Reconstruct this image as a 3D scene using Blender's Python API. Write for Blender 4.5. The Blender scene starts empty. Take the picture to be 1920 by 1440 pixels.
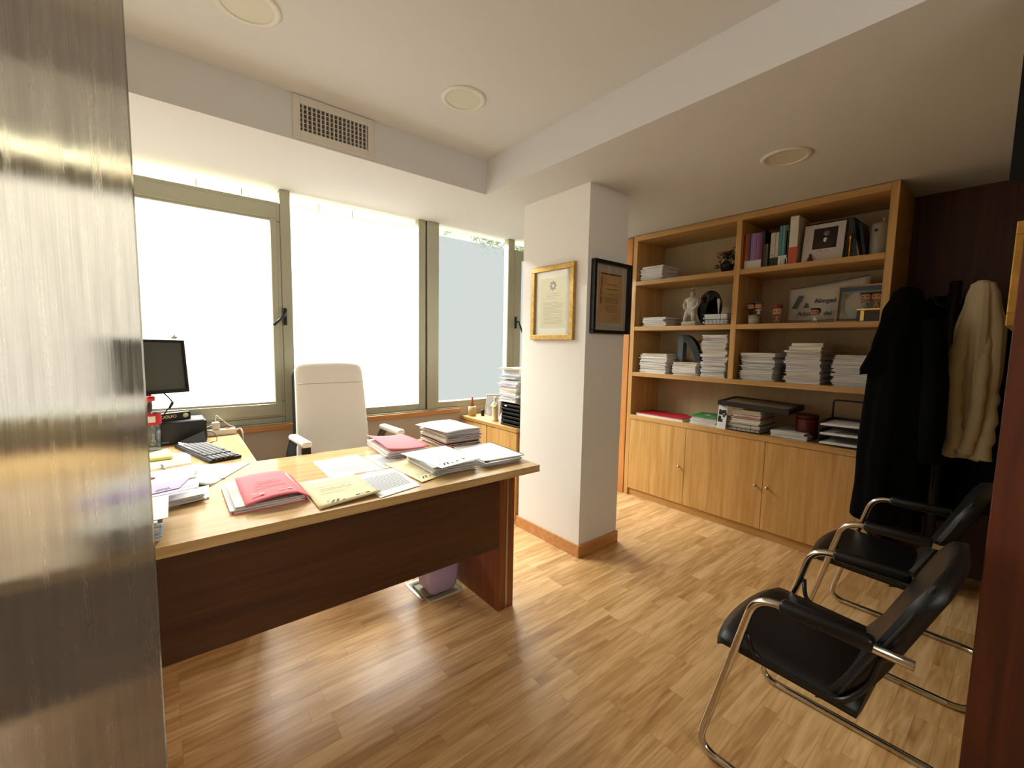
import bpy, bmesh, math, random
from mathutils import Vector, Matrix, Euler, noise
PI = math.pi
R = math.radians
random.seed(7)
C = bpy.context.scene.collection
scn = bpy.context.scene

# ------------------------------------------------------------------ camera
yaw, pit, rol = R(50.79), R(-5.20), R(1.08)
fw = Vector((math.cos(yaw)*math.cos(pit), math.sin(yaw)*math.cos(pit), math.sin(pit)))
r0 = Vector((math.sin(yaw), -math.cos(yaw), 0)); u0 = r0.cross(fw)
rr = r0*math.cos(rol)+u0*math.sin(rol); uu = -r0*math.sin(rol)+u0*math.cos(rol)
cd = bpy.data.cameras.new('camera'); cam = bpy.data.objects.new('camera', cd); C.objects.link(cam)
cam.matrix_world = Matrix(((rr.x, uu.x, -fw.x, 0), (rr.y, uu.y, -fw.y, 0), (rr.z, uu.z, -fw.z, 1.396), (0, 0, 0, 1)))
cd.sensor_width = 36; cd.lens = 807.4/1920*36; cd.clip_start = .02; cd.clip_end = 100
scn.camera = cam

# ------------------------------------------------------------------ world, exposure
w = bpy.data.worlds.new('world'); scn.world = w; w.use_nodes = True
w.node_tree.nodes['Background'].inputs[0].default_value = (1, .97, .92, 1)
w.node_tree.nodes['Background'].inputs[1].default_value = .9
vs = scn.view_settings
vs.view_transform = 'Standard'; vs.look = 'None'; vs.gamma = 1; vs.exposure = 0.36; vs.use_curve_mapping = False
WINDOW_GLOW = 0.88
# broad overcast sky above the court outside the windows
sd = bpy.data.lights.new('sky_area', 'AREA'); sd.shape = 'RECTANGLE'; sd.size = 8; sd.size_y = 2.6; sd.energy = 8800; sd.color = (.965, .99, 1)
so = bpy.data.objects.new('sky_area', sd); C.objects.link(so); so.location = (1.0, 5.4, 4.3)
so.rotation_euler = (Vector((1.2, 1.2, .3))-Vector(so.location)).to_track_quat('-Z', 'Y').to_euler()

# unseen fill light added behind the camera to lift surfaces facing away from the windows
ld = bpy.data.lights.new('rear_fill_light', 'AREA'); ld.shape = 'RECTANGLE'; ld.size = 1.8; ld.size_y = 1.2; ld.energy = 28; ld.color = (1, .94, .85)
lo = bpy.data.objects.new('rear_fill_light', ld); C.objects.link(lo); lo.location = (.2, -1.7, 2.2)
lo.rotation_euler = (Vector((1.2, 2.2, 1.2))-Vector(lo.location)).to_track_quat('-Z', 'Y').to_euler()

# ------------------------------------------------------------------ materials
def lin(h):
    h = h.lstrip('#'); o = []
    for i in (0, 2, 4):
        c = int(h[i:i+2], 16)/255; o.append(c/12.92 if c <= .04045 else ((c+.055)/1.055)**2.4)
    return (*o, 1)
MC = {}
def mat(name, col, rough=.6, metal=0, spec=.5, var=.0, vs_=(8, 8, 8), bump=0, bscale=60, trans=0, ior=1.45, coat=0, alpha=1):
    if name in MC: return MC[name]
    m = bpy.data.materials.new(name); m.use_nodes = True; nt = m.node_tree; b = nt.nodes['Principled BSDF']
    c = lin(col) if isinstance(col, str) else col
    b.inputs['Base Color'].default_value = c; b.inputs['Roughness'].default_value = rough
    b.inputs['Metallic'].default_value = metal; b.inputs['Specular IOR Level'].default_value = spec
    b.inputs['Transmission Weight'].default_value = trans; b.inputs['IOR'].default_value = ior
    b.inputs['Coat Weight'].default_value = coat; b.inputs['Alpha'].default_value = alpha
    tc = nt.nodes.new('ShaderNodeTexCoord')
    if var:
        mp = nt.nodes.new('ShaderNodeMapping'); mp.inputs['Scale'].default_value = vs_
        n = nt.nodes.new('ShaderNodeTexNoise'); n.inputs['Scale'].default_value = 1; n.inputs['Detail'].default_value = 5
        cr = nt.nodes.new('ShaderNodeValToRGB')
        cr.color_ramp.elements[0].position = .3; cr.color_ramp.elements[1].position = .7
        cr.color_ramp.elements[0].color = (*[max(0, k*(1-var)) for k in c[:3]], 1)
        cr.color_ramp.elements[1].color = (*[min(1, k*(1+var)) for k in c[:3]], 1)
        nt.links.new(tc.outputs['Object'], mp.inputs[0]); nt.links.new(mp.outputs[0], n.inputs['Vector'])
        nt.links.new(n.outputs[0], cr.inputs[0]); nt.links.new(cr.outputs[0], b.inputs['Base Color'])
    if bump:
        n2 = nt.nodes.new('ShaderNodeTexNoise'); n2.inputs['Scale'].default_value = bscale; n2.inputs['Detail'].default_value = 4
        bp = nt.nodes.new('ShaderNodeBump'); bp.inputs['Strength'].default_value = bump; bp.inputs['Distance'].default_value = .01
        nt.links.new(tc.outputs['Object'], n2.inputs['Vector']); nt.links.new(n2.outputs[0], bp.inputs['Height']); nt.links.new(bp.outputs[0], b.inputs['Normal'])
    MC[name] = m; return m
def wood(name, c1, c2, axis='z', rough=.4, scale=1.0, spec=.5, coat=0):
    if name in MC: return MC[name]
    m = bpy.data.materials.new(name); m.use_nodes = True; nt = m.node_tree; b = nt.nodes['Principled BSDF']
    tc = nt.nodes.new('ShaderNodeTexCoord'); mp = nt.nodes.new('ShaderNodeMapping')
    s = {'x': (1.2, 22, 22), 'y': (22, 1.2, 22), 'z': (22, 22, 1.2)}[axis]
    mp.inputs['Scale'].default_value = [k*scale for k in s]
    n = nt.nodes.new('ShaderNodeTexNoise'); n.inputs['Scale'].default_value = 1; n.inputs['Detail'].default_value = 7; n.inputs['Distortion'].default_value = .8
    mp2 = nt.nodes.new('ShaderNodeMapping'); mp2.inputs['Scale'].default_value = [k*scale*6 for k in s]
    n2 = nt.nodes.new('ShaderNodeTexNoise'); n2.inputs['Scale'].default_value = 1; n2.inputs['Detail'].default_value = 3
    ad = nt.nodes.new('ShaderNodeMath'); ad.operation = 'MULTIPLY_ADD'; ad.inputs[1].default_value = .35
    cr = nt.nodes.new('ShaderNodeValToRGB'); cr.color_ramp.elements[0].position = .45; cr.color_ramp.elements[1].position = .85
    cr.color_ramp.elements[0].color = lin(c1); cr.color_ramp.elements[1].color = lin(c2)
    for a, o in ((mp, n), (mp2, n2)):
        nt.links.new(tc.outputs['Object'], a.inputs[0]); nt.links.new(a.outputs[0], o.inputs['Vector'])
    nt.links.new(n2.outputs[0], ad.inputs[0]); nt.links.new(n.outputs[0], ad.inputs[2])
    nt.links.new(ad.outputs[0], cr.inputs[0]); nt.links.new(cr.outputs[0], b.inputs['Base Color'])
    bp = nt.nodes.new('ShaderNodeBump'); bp.inputs['Strength'].default_value = .06; bp.inputs['Distance'].default_value = .004
    nt.links.new(n2.outputs[0], bp.inputs['Height']); nt.links.new(bp.outputs[0], b.inputs['Normal'])
    b.inputs['Roughness'].default_value = rough; b.inputs['Specular IOR Level'].default_value = spec; b.inputs['Coat Weight'].default_value = coat
    b.inputs['Coat Roughness'].default_value = .12
    MC[name] = m; return m
def floor_mat():
    m = bpy.data.materials.new('oak_laminate'); m.use_nodes = True; nt = m.node_tree; b = nt.nodes['Principled BSDF']; L = nt.links.new
    tc = nt.nodes.new('ShaderNodeTexCoord')
    br = nt.nodes.new('ShaderNodeTexBrick'); br.offset = .37; br.offset_frequency = 3; br.squash = 1.35; br.squash_frequency = 4
    br.inputs['Scale'].default_value = 1; br.inputs['Brick Width'].default_value = .44; br.inputs['Row Height'].default_value = .066
    br.inputs['Mortar Size'].default_value = .0005; br.inputs['Mortar Smooth'].default_value = .3; br.inputs['Bias'].default_value = 0
    br.inputs['Color1'].default_value = (0, 0, 0, 1); br.inputs['Color2'].default_value = (1, 1, 1, 1); br.inputs['Mortar'].default_value = (.3, .3, .3, 1)
    L(tc.outputs['Object'], br.inputs['Vector'])
    # grain shifted per strip
    vm = nt.nodes.new('ShaderNodeVectorMath'); vm.operation = 'MULTIPLY_ADD'; vm.inputs[1].default_value = (7, 13, 3)
    L(br.outputs['Color'], vm.inputs[0]); L(tc.outputs['Object'], vm.inputs[2])
    mp = nt.nodes.new('ShaderNodeMapping'); mp.inputs['Scale'].default_value = (2.0, 24, 1); L(vm.outputs[0], mp.inputs[0])
    n = nt.nodes.new('ShaderNodeTexNoise'); n.inputs['Scale'].default_value = 1; n.inputs['Detail'].default_value = 6; n.inputs['Distortion'].default_value = 1.2
    L(mp.outputs[0], n.inputs['Vector'])
    mp2 = nt.nodes.new('ShaderNodeMapping'); mp2.inputs['Scale'].default_value = (9, 170, 1); L(vm.outputs[0], mp2.inputs[0])
    n2 = nt.nodes.new('ShaderNodeTexNoise'); n2.inputs['Scale'].default_value = 1; n2.inputs['Detail'].default_value = 3; L(mp2.outputs[0], n2.inputs['Vector'])
    # cathedral rings
    mp3 = nt.nodes.new('ShaderNodeMapping'); mp3.inputs['Scale'].default_value = (1.3, 11, 1); L(vm.outputs[0], mp3.inputs[0])
    n3 = nt.nodes.new('ShaderNodeTexNoise'); n3.inputs['Scale'].default_value = 1; n3.inputs['Detail'].default_value = 1; L(mp3.outputs[0], n3.inputs['Vector'])
    ms = nt.nodes.new('ShaderNodeMath'); ms.operation = 'MULTIPLY'; ms.inputs[1].default_value = 60; L(n3.outputs[0], ms.inputs[0])
    sn = nt.nodes.new('ShaderNodeMath'); sn.operation = 'SINE'; L(ms.outputs[0], sn.inputs[0])
    a1 = nt.nodes.new('ShaderNodeMath'); a1.operation = 'MULTIPLY_ADD'; a1.inputs[1].default_value = .045; L(sn.outputs[0], a1.inputs[0]); L(n.outputs[0], a1.inputs[2])
    a2 = nt.nodes.new('ShaderNodeMath'); a2.operation = 'MULTIPLY_ADD'; a2.inputs[1].default_value = .25; L(n2.outputs[0], a2.inputs[0]); L(a1.outputs[0], a2.inputs[2])
    bw = nt.nodes.new('ShaderNodeSeparateColor'); L(br.outputs['Color'], bw.inputs[0])
    a3 = nt.nodes.new('ShaderNodeMath'); a3.operation = 'MULTIPLY_ADD'; a3.inputs[1].default_value = .26; L(bw.outputs[0], a3.inputs[0]); L(a2.outputs[0], a3.inputs[2])
    cr = nt.nodes.new('ShaderNodeValToRGB'); e = cr.color_ramp.elements
    e[0].position = .4; e[0].color = lin('#936a3c'); e[1].position = 1.05; e[1].color = lin('#dcb480')
    k = e.new(.68); k.color = lin('#bd925c')
    L(a3.outputs[0], cr.inputs[0])
    mx = nt.nodes.new('ShaderNodeMix'); mx.data_type = 'RGBA'; L(br.outputs['Fac'], mx.inputs[0]); L(cr.outputs[0], mx.inputs[6]); mx.inputs[7].default_value = lin('#8a5f35')
    L(mx.outputs[2], b.inputs['Base Color'])
    b.inputs['Roughness'].default_value = .33
    bp = nt.nodes.new('ShaderNodeBump'); bp.inputs['Strength'].default_value = .12; bp.inputs['Distance'].default_value = .002
    L(a2.outputs[0], bp.inputs['Height']); L(bp.outputs[0], b.inputs['Normal'])
    return m
def glow_mat(name, col, s, tr=.42):
    """frosted pane: glows with daylight and lets part of the sky light straight through"""
    m = bpy.data.materials.new(name); m.use_nodes = True; nt = m.node_tree; nt.nodes.clear(); L = nt.links.new
    out = nt.nodes.new('ShaderNodeOutputMaterial'); e = nt.nodes.new('ShaderNodeEmission'); e.inputs[0].default_value = col; e.inputs[1].default_value = s
    t = nt.nodes.new('ShaderNodeBsdfTransparent'); t.inputs[0].default_value = (tr, tr, tr*.97, 1)
    a = nt.nodes.new('ShaderNodeAddShader'); L(e.outputs[0], a.inputs[0]); L(t.outputs[0], a.inputs[1]); L(a.outputs[0], out.inputs[0])
    return m
def streak_glass():
    m = bpy.data.materials.new('streaked_glass'); m.use_nodes = True; nt = m.node_tree; nt.nodes.clear(); L = nt.links.new
    out = nt.nodes.new('ShaderNodeOutputMaterial'); tc = nt.nodes.new('ShaderNodeTexCoord')
    mp = nt.nodes.new('ShaderNodeMapping'); mp.inputs['Scale'].default_value = (70, 1, 3.2); L(tc.outputs['Object'], mp.inputs[0])
    n = nt.nodes.new('ShaderNodeTexNoise'); n.inputs['Scale'].default_value = 1; n.inputs['Detail'].default_value = 7; n.inputs['Roughness'].default_value = .7; L(mp.outputs[0], n.inputs['Vector'])
    cr = nt.nodes.new('ShaderNodeValToRGB'); cr.color_ramp.elements[0].position = .32; cr.color_ramp.elements[1].position = .62
    cr.color_ramp.elements[0].color = (.60, .59, .57, 1); cr.color_ramp.elements[1].color = (.76, .75, .72, 1); L(n.outputs[0], cr.inputs[0])
    rf = nt.nodes.new('ShaderNodeBsdfRefraction'); rf.inputs['IOR'].default_value = 1.12; L(cr.outputs[0], rf.inputs['Color'])
    rm = nt.nodes.new('ShaderNodeMapRange'); rm.inputs[1].default_value = .35; rm.inputs[2].default_value = .65; rm.inputs[3].default_value = .09; rm.inputs[4].default_value = .30
    L(n.outputs[0], rm.inputs[0]); L(rm.outputs[0], rf.inputs['Roughness'])
    bp = nt.nodes.new('ShaderNodeBump'); bp.inputs['Strength'].default_value = .06; bp.inputs['Distance'].default_value = .0015
    L(n.outputs[0], bp.inputs['Height']); L(bp.outputs[0], rf.inputs['Normal'])
    df = nt.nodes.new('ShaderNodeBsdfDiffuse'); df.inputs['Color'].default_value = (.60, .55, .47, 1)
    gl = nt.nodes.new('ShaderNodeBsdfGlossy'); gl.inputs['Roughness'].default_value = .15
    m2 = nt.nodes.new('ShaderNodeMixShader'); m2.inputs[0].default_value = .17; L(rf.outputs[0], m2.inputs[1]); L(df.outputs[0], m2.inputs[2])
    m3 = nt.nodes.new('ShaderNodeMixShader'); m3.inputs[0].default_value = .012; L(m2.outputs[0], m3.inputs[1]); L(gl.outputs[0], m3.inputs[2])
    L(m3.outputs[0], out.inputs[0]); return m
def clear_glass(name='clear_glass', tint=(.97, .98, .97, 1), gloss=.05):
    if name in MC: return MC[name]
    m = bpy.data.materials.new(name); m.use_nodes = True; nt = m.node_tree; nt.nodes.clear(); L = nt.links.new
    out = nt.nodes.new('ShaderNodeOutputMaterial'); t = nt.nodes.new('ShaderNodeBsdfTransparent'); t.inputs[0].default_value = tint
    g = nt.nodes.new('ShaderNodeBsdfGlossy'); g.inputs['Roughness'].default_value = .03
    mx = nt.nodes.new('ShaderNodeMixShader'); mx.inputs[0].default_value = gloss; L(t.outputs[0], mx.inputs[1]); L(g.outputs[0], mx.inputs[2]); L(mx.outputs[0], out.inputs[0])
    MC[name] = m; return m

PAINT = mat('wall_paint', '#dedad1', .75, spec=.3, bump=.05, bscale=220)
CEIL = mat('ceiling_paint', '#cfceca', .8, spec=.2)
LOWPAINT = mat('low_wall_paint', '#b5ab99', .8, spec=.2)
DARKWALL = wood('dark_brown_panel', '#3a1a0c', '#512713', 'z', .55)
OAK = wood('shelf_oak', '#a97a3e', '#c59a5c', 'y', .38)
OAKZ = wood('door_oak', '#b28344', '#cfa364', 'z', .36)
DESKTOP = wood('desk_oak', '#b08a55', '#cfae7c', 'x', .16, spec=.6)
DESKW = wood('desk_panel_shaded_wood', '#3d200b', '#533013', 'x', .4)  # darker brown than the top: shading of the desk front put into the colour
LEGW = wood('desk_leg_wood', '#6b3618', '#8c4c26', 'z', .35)
TRIMW = wood('trim_cherry', '#b9753a', '#cf8f52', 'z', .35)
SKIRT = wood('skirting_wood', '#a8713c', '#c48b52', 'x', .4)
JAMBW = wood('jamb_mahogany', '#3a1607', '#5c270f', 'z', .45)
ALU = mat('taupe_aluminium', '#a9a892', .4, .3)
BLACKP = mat('black_plastic', '#0b0b0c', .35)
BLACKM = mat('black_matte', '#060606', .8)
CHROME = mat('chrome', '#c9c2b6', .13, 1)
SILVER = mat('satin_silver', '#b5aea0', .35, 1)
LEATHER = mat('black_leather', '#060505', .45, bump=.08, bscale=300)
WLEATHER = mat('white_leather', '#ebe7dc', .42, bump=.05, bscale=200)
PAPER = mat('white_paper', '#d9d7d3', .7, spec=.2)
CREAM = mat('cream_card', '#d6c89c', .7, spec=.2)
LILAC = mat('lilac_paper', '#b7a3cf', .7, spec=.2)
PINK = mat('salmon_card', '#d9656a', .65, spec=.25)
DRED = mat('dark_red_card', '#7a1523', .65)
REDC = mat('red_card', '#b01e26', .6)
GREENC = mat('green_card', '#3f8a52', .6)
BLUEC = mat('blue_grey_card', '#8fa2ad', .7)
YEL = mat('yellow_note', '#e6e08c', .7)
INK = mat('grey_ink', '#6d7076', .8)
DINK = mat('dark_ink', '#2c3138', .8)
RINK = mat('red_ink', '#8c1f28', .8)
def pages_mat():
    m = bpy.data.materials.new('page_edges'); m.use_nodes = True; nt = m.node_tree; b = nt.nodes['Principled BSDF']; L = nt.links.new
    ge = nt.nodes.new('ShaderNodeNewGeometry'); mp = nt.nodes.new('ShaderNodeMapping'); mp.inputs['Scale'].default_value = (3, 3, 700)
    n = nt.nodes.new('ShaderNodeTexNoise'); n.inputs['Scale'].default_value = 1; n.inputs['Detail'].default_value = 2
    cr = nt.nodes.new('ShaderNodeValToRGB'); cr.color_ramp.elements[0].position = .35; cr.color_ramp.elements[1].position = .55
    cr.color_ramp.elements[0].color = lin('#a79f98'); cr.color_ramp.elements[1].color = lin('#e2ddd6')
    L(ge.outputs['Position'], mp.inputs[0]); L(mp.outputs[0], n.inputs['Vector']); L(n.outputs[0], cr.inputs[0]); L(cr.outputs[0], b.inputs['Base Color'])
    b.inputs['Roughness'].default_value = .8; return m
PAGES = pages_mat()

# ------------------------------------------------------------------ mesh helpers
def B(): return bmesh.new()
def box(bm, x0, x1, y0, y1, z0, z1, mi=0, bev=0, seg=2, M=None):
    v = [bm.verts.new((x, y, z)) for x in (x0, x1) for y in (y0, y1) for z in (z0, z1)]
    f = [bm.faces.new([v[i] for i in q]) for q in ((0, 1, 3, 2), (4, 6, 7, 5), (0, 4, 5, 1), (2, 3, 7, 6), (0, 2, 6, 4), (1, 5, 7, 3))]
    for q in f: q.material_index = mi
    if bev:
        es = list({e for q in f for e in q.edges})
        r = bmesh.ops.bevel(bm, geom=es, offset=bev, segments=seg, profile=.5, affect='EDGES')
        v = list({k for q in r['faces'] for k in q.verts} | {k for k in v if k.is_valid})
        for q in r['faces']: q.material_index = mi
    if M is not None:
        for k in v: k.co = M @ k.co
    return v
def prism(bm, pts, z0, z1, mi=0):
    a = [bm.verts.new((x, y, z0)) for x, y in pts]; b = [bm.verts.new((x, y, z1)) for x, y in pts]
    fs = [bm.faces.new(a[::-1]), bm.faces.new(b)]
    n = len(pts)
    for i in range(n): fs.append(bm.faces.new((a[i], a[(i+1) % n], b[(i+1) % n], b[i])))
    for f in fs: f.material_index = mi
def lathe(bm, prof, n=24, c=(0, 0), mi=0, cap=True):
    rings = [[bm.verts.new((c[0]+r*math.cos(2*PI*i/n), c[1]+r*math.sin(2*PI*i/n), z)) for i in range(n)] for r, z in prof]
    for a, b in zip(rings, rings[1:]):
        for i in range(n):
            f = bm.faces.new((a[i], a[(i+1) % n], b[(i+1) % n], b[i])); f.material_index = mi; f.smooth = True
    if cap:
        f = bm.faces.new(rings[0][::-1]); f.material_index = mi
        f = bm.faces.new(rings[-1]); f.material_index = mi
def tube(bm, pts, r, n=10, mi=0, cap=True):
    pts = [Vector(p) for p in pts]; rings = []; prev = None
    for i, p in enumerate(pts):
        t = (pts[min(i+1, len(pts)-1)]-pts[max(i-1, 0)]).normalized()
        if prev is None:
            a = Vector((0, 0, 1)) if abs(t.z) < .9 else Vector((1, 0, 0)); u = t.cross(a).normalized()
        else:
            u = (prev-t*prev.dot(t)).normalized()
        prev = u; v = t.cross(u)
        rad = r[i] if isinstance(r, (list, tuple)) else r
        rings.append([bm.verts.new(p+(u*math.cos(2*PI*k/n)+v*math.sin(2*PI*k/n))*rad) for k in range(n)])
    for a, b in zip(rings, rings[1:]):
        for i in range(n):
            f = bm.faces.new((a[i], a[(i+1) % n], b[(i+1) % n], b[i])); f.material_index = mi; f.smooth = True
    if cap:
        for q in (rings[0][::-1], rings[-1]):
            f = bm.faces.new(q); f.material_index = mi
def smooth_path(pts, rad=.05, seg=6):
    pts = [Vector(p) for p in pts]; out = [pts[0]]
    for i in range(1, len(pts)-1):
        a, b, c = pts[i-1], pts[i], pts[i+1]; d1 = (a-b); d2 = (c-b)
        r = min(rad, d1.length*.45, d2.length*.45); p = b+d1.normalized()*r; q = b+d2.normalized()*r
        for k in range(seg+1):
            t = k/seg; out.append((1-t)**2*p+2*t*(1-t)*b+t*t*q)
    out.append(pts[-1]); return out
def curve(pts, n=6):   # catmull
    P = [Vector(p) for p in pts]; P = [P[0]]+P+[P[-1]]; out = []
    for i in range(1, len(P)-2):
        for k in range(n):
            t = k/n; a, b, c, d = P[i-1:i+3]
            out.append(.5*((2*b)+(-a+c)*t+(2*a-5*b+4*c-d)*t*t+(-a+3*b-3*c+d)*t**3))
    out.append(P[-2]); return out
def sph(bm, c, r, mi=0, seg=16, sc=(1, 1, 1)):
    M = Matrix.Translation(c) @ Matrix.Diagonal((r*sc[0], r*sc[1], r*sc[2], 1))
    g = bmesh.ops.create_uvsphere(bm, u_segments=seg, v_segments=max(6, seg//2), radius=1, matrix=M)
    for v in g['verts']:
        for f in v.link_faces: f.material_index = mi; f.smooth = True
def obj(name, bm, m, parent=None, loc=None, rot=None, smooth=False):
    me = bpy.data.meshes.new(name)
    bmesh.ops.recalc_face_normals(bm, faces=bm.faces); bm.to_mesh(me); bm.free()
    for k in (m if isinstance(m, (list, tuple)) else [m]): me.materials.append(k)
    if smooth:
        for p in me.polygons: p.use_smooth = True
    o = bpy.data.objects.new(name, me); C.objects.link(o)
    if parent: o.parent = parent
    if loc: o.location = loc
    if rot: o.rotation_euler = rot
    return o
def tag(o, label, cat, group=None):
    o['label'] = label; o['category'] = cat
    if group: o['group'] = group
    return o
def thing(name, label, cat, loc=(0, 0, 0), rz=0, group=None, rot=None):
    o = bpy.data.objects.new(name, None); o.empty_display_size = .05; C.objects.link(o); o.location = loc
    o.rotation_euler = rot if rot else (0, 0, rz); return tag(o, label, cat, group)
def struct(name, bm, m, parent=None):
    o = obj(name, bm, m, parent)
    if not parent: o['kind'] = 'structure'
    return o
def subsurf(o, lv=1):
    s = o.modifiers.new('s', 'SUBSURF'); s.levels = lv; s.render_levels = lv
    for p in o.data.polygons: p.use_smooth = True
    return o
def text_mesh(name, body, size, m, parent, M, extrude=.0004, bold=0, align='LEFT', sx=1):
    cu = bpy.data.curves.new(name, 'FONT'); cu.body = body; cu.size = size; cu.extrude = extrude; cu.offset = bold; cu.align_x = align
    t = bpy.data.objects.new('tmp', cu); C.objects.link(t)
    dg = bpy.context.evaluated_depsgraph_get(); me = bpy.data.meshes.new_from_object(t.evaluated_get(dg)); bpy.data.objects.remove(t)
    me.materials.clear(); me.materials.append(m); me.transform(Matrix.Diagonal((sx, 1, 1, 1)))
    o = bpy.data.objects.new(name, me); C.objects.link(o); o.parent = parent; o.matrix_local = M
    return o
def copy_thing(root, loc, rz=None, label=None, group=None):
    r = root.copy(); C.objects.link(r); r.location = loc
    if rz is not None: r.rotation_euler = (0, 0, rz)
    if label: r['label'] = label
    if group: r['group'] = group
    for ch in list(root.children):
        c = ch.copy(); C.objects.link(c); c.parent = r
        for g in list(ch.children):
            d = g.copy(); C.objects.link(d); d.parent = c
    return r

# ------------------------------------------------------------------ room shell
ZL, ZH, XC, YC, YW = 2.40, 2.62, 1.744, 2.455, 3.29
bm = B(); box(bm, -2.1, 4.3, -2.6, 3.5, -.1, 0); struct('floor', bm, floor_mat())
bm = B(); box(bm, -2.1, XC, -2.6, YC, ZH, ZH+.1); box(bm, -2.1, 4.3, YC, 3.45, ZL, ZH+.1); box(bm, XC, 4.3, -2.6, YC, ZL, ZH+.1); struct('ceiling', bm, CEIL)
bm = B(); box(bm, -2.1, 4.3, 3.275, 3.45, 0, .785); box(bm, -2.1, 4.3, 3.2895, 3.45, .785, .83); struct('wall_window', bm, LOWPAINT)
bm = B(); box(bm, 3.3, 3.5, 3.2, 3.45, .0, ZL); struct('wall_corner', bm, PAINT)
bm = B(); box(bm, -2.1, -2.0, -2.6, 3.45, 0, ZH); struct('wall_left', bm, PAINT)
bm = B(); box(bm, -2.1, 4.3, -2.7, -2.6, 0, ZH); struct('wall_back', bm, PAINT)
bm = B(); box(bm, 3.852, 3.98, -.1, 2.44, 0, ZL); struct('wall_right', bm, DARKWALL)
bm = B(); box(bm, 3.42, 3.98, 2.52, 3.45, 0, ZL); struct('wall_niche', bm, PAINT)
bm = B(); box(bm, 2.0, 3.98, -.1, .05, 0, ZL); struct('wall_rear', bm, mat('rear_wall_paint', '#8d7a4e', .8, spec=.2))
bm = B(); box(bm, -2.1, -.42, -.1, .02, 0, ZH); struct('wall_entrance', bm, PAINT)
bm = B(); box(bm, 3.85, 3.98, -2.6, -.1, 0, ZL); struct('wall_corridor', bm, PAINT)
# orange timber post by the bookcase
bm = B(); box(bm, 3.392, 3.43, 2.445, 2.515, 0, 2.385, bev=.003); struct('trim_1', bm, TRIMW)
# door jamb (mahogany) right beside the camera
bm = B(); box(bm, 1.86, 1.97, -.3, .0592, 0, ZL, bev=.002); struct('trim_2', bm, JAMBW)
bm = B(); box(bm, 1.975, 2.0, -.2, .106, 1.905, ZL-.001, bev=.002); struct('trim_3', bm, BLACKM)
# pillar
bm = B(); box(bm, 2.09, 2.485, 1.835, 2.455, 0, ZL); struct('wall_pillar', bm, PAINT)
bm = B(); box(bm, 2.078, 2.0895, 1.823, 2.47, 0, .083, bev=.003); box(bm, 2.0895, 2.497, 1.823, 1.8345, 0, .083, bev=.003); box(bm, 2.4855, 2.497, 1.8345, 2.47, 0, .083, bev=.003)
struct('baseboard_pillar', bm, SKIRT)
# windows
def rail(bm, x0, x1, z0, z1, y0=YW-.0, d=.07): box(bm, x0, x1, y0, y0+d, z0, z1, bev=.006)
FR = mat('frosted_film', '#e8e8e2', .4)
GW = [glow_mat('frosted_pane_daylight_%s' % k, c, WINDOW_GLOW*s) for k, c, s in (('warm', (1, .98, .93, 1), 1), ('mid', (1, .985, .94, 1), 1), ('cool', (.84, .95, .94, 1), .34))]
def window(n, x0, x1, pane, film, sash=None, rails=(), handle=None):
    # frame
    bm = B()
    for q in rails: rail(bm, *q)
    o = struct('window_%d' % n, bm, ALU)
    px0, px1, pz0, pz1 = pane
    bm = B(); box(bm, px0, px1, YW+.010, YW+.016, pz0, pz1); p = obj('glass_pane', bm, film, o)
    return o
# window 1: big tilt sash with transom light
w1 = window(1, -2, .72, (-2, .594, .975, 2.185), GW[0], rails=[(-2, .6545, 2.185, 2.31), (.594, .6545, .9805, 2.1845), (-2, .6545, .869, .98), (.655, .721, .83, ZL), (-2, .6545, .83, .8685)])
bm = B(); box(bm, -2, .645, YW+.010, YW+.016, 2.31, ZL); obj('transom_pane', bm, clear_glass(), w1)
bm = B(); box(bm, .595, .632, YW-.012, YW, .96, 2.2, bev=.004); box(bm, -2, .632, YW-.012, YW, .885, .965, bev=.004); box(bm, -2, .632, YW-.012, YW, 2.2, 2.285, bev=.004); obj('sash_frame', bm, ALU, w1)
bm = B(); box(bm, .657, .68, YW-.014, YW-.0005, 1.50, 1.615, bev=.004); tube(bm, [(.668, YW-.014, 1.575), (.668, YW-.05, 1.575)], .008); tube(bm, [(.672, YW-.05, 1.58), (.588, YW-.056, 1.495)], .0085); obj('window_handle', bm, BLACKP, w1)
# window 2: fixed pane
w2 = window(2, .72, 1.68, (.7215, 1.674, .885, 2.303), GW[1], rails=[(.7215, 1.674, .83, .887), (1.674, 1.738, .83, ZL), (1.748, 1.857, .83, ZL, YW-.01, .08)])
bm = B(); box(bm, .7215, 1.674, YW+.010, YW+.016, 2.303, ZL); obj('clear_strip', bm, clear_glass(), w2)
bm = B(); box(bm, 1.738, 1.748, YW+.012, YW+.07, .83, ZL); obj('joint', bm, BLACKP, w2)
w3 = window(3, 1.86, 2.69, (1.857, 2.613, .885, 2.303), GW[2], rails=[(1.857, 2.613, .83, .887), (2.613, 2.69, .83, ZL)])
bm = B(); box(bm, 1.857, 2.613, YW+.010, YW+.016, 2.303, ZL); obj('clear_strip', bm, clear_glass(), w3)
w4 = window(4, 2.69, 3.3, (2.78, 3.3, .975, 2.22), GW[2], rails=[(2.7825, 3.3, 2.215, 2.31), (2.6905, 2.782, .9805, 2.31), (2.6905, 3.3, .83, .98)])
bm = B(); box(bm, 2.6905, 3.3, YW+.010, YW+.016, 2.31, ZL); obj('transom_pane', bm, clear_glass(), w4)
bm = B(); box(bm, 2.70, 2.722, YW-.014, YW-.0005, 1.555, 1.67, bev=.004); tube(bm, [(2.711, YW-.014, 1.62), (2.711, YW-.05, 1.62)], .008); tube(bm, [(2.715, YW-.05, 1.62), (2.765, YW-.056, 1.50)], .0085); obj('window_handle', bm, BLACKP, w4)
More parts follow.
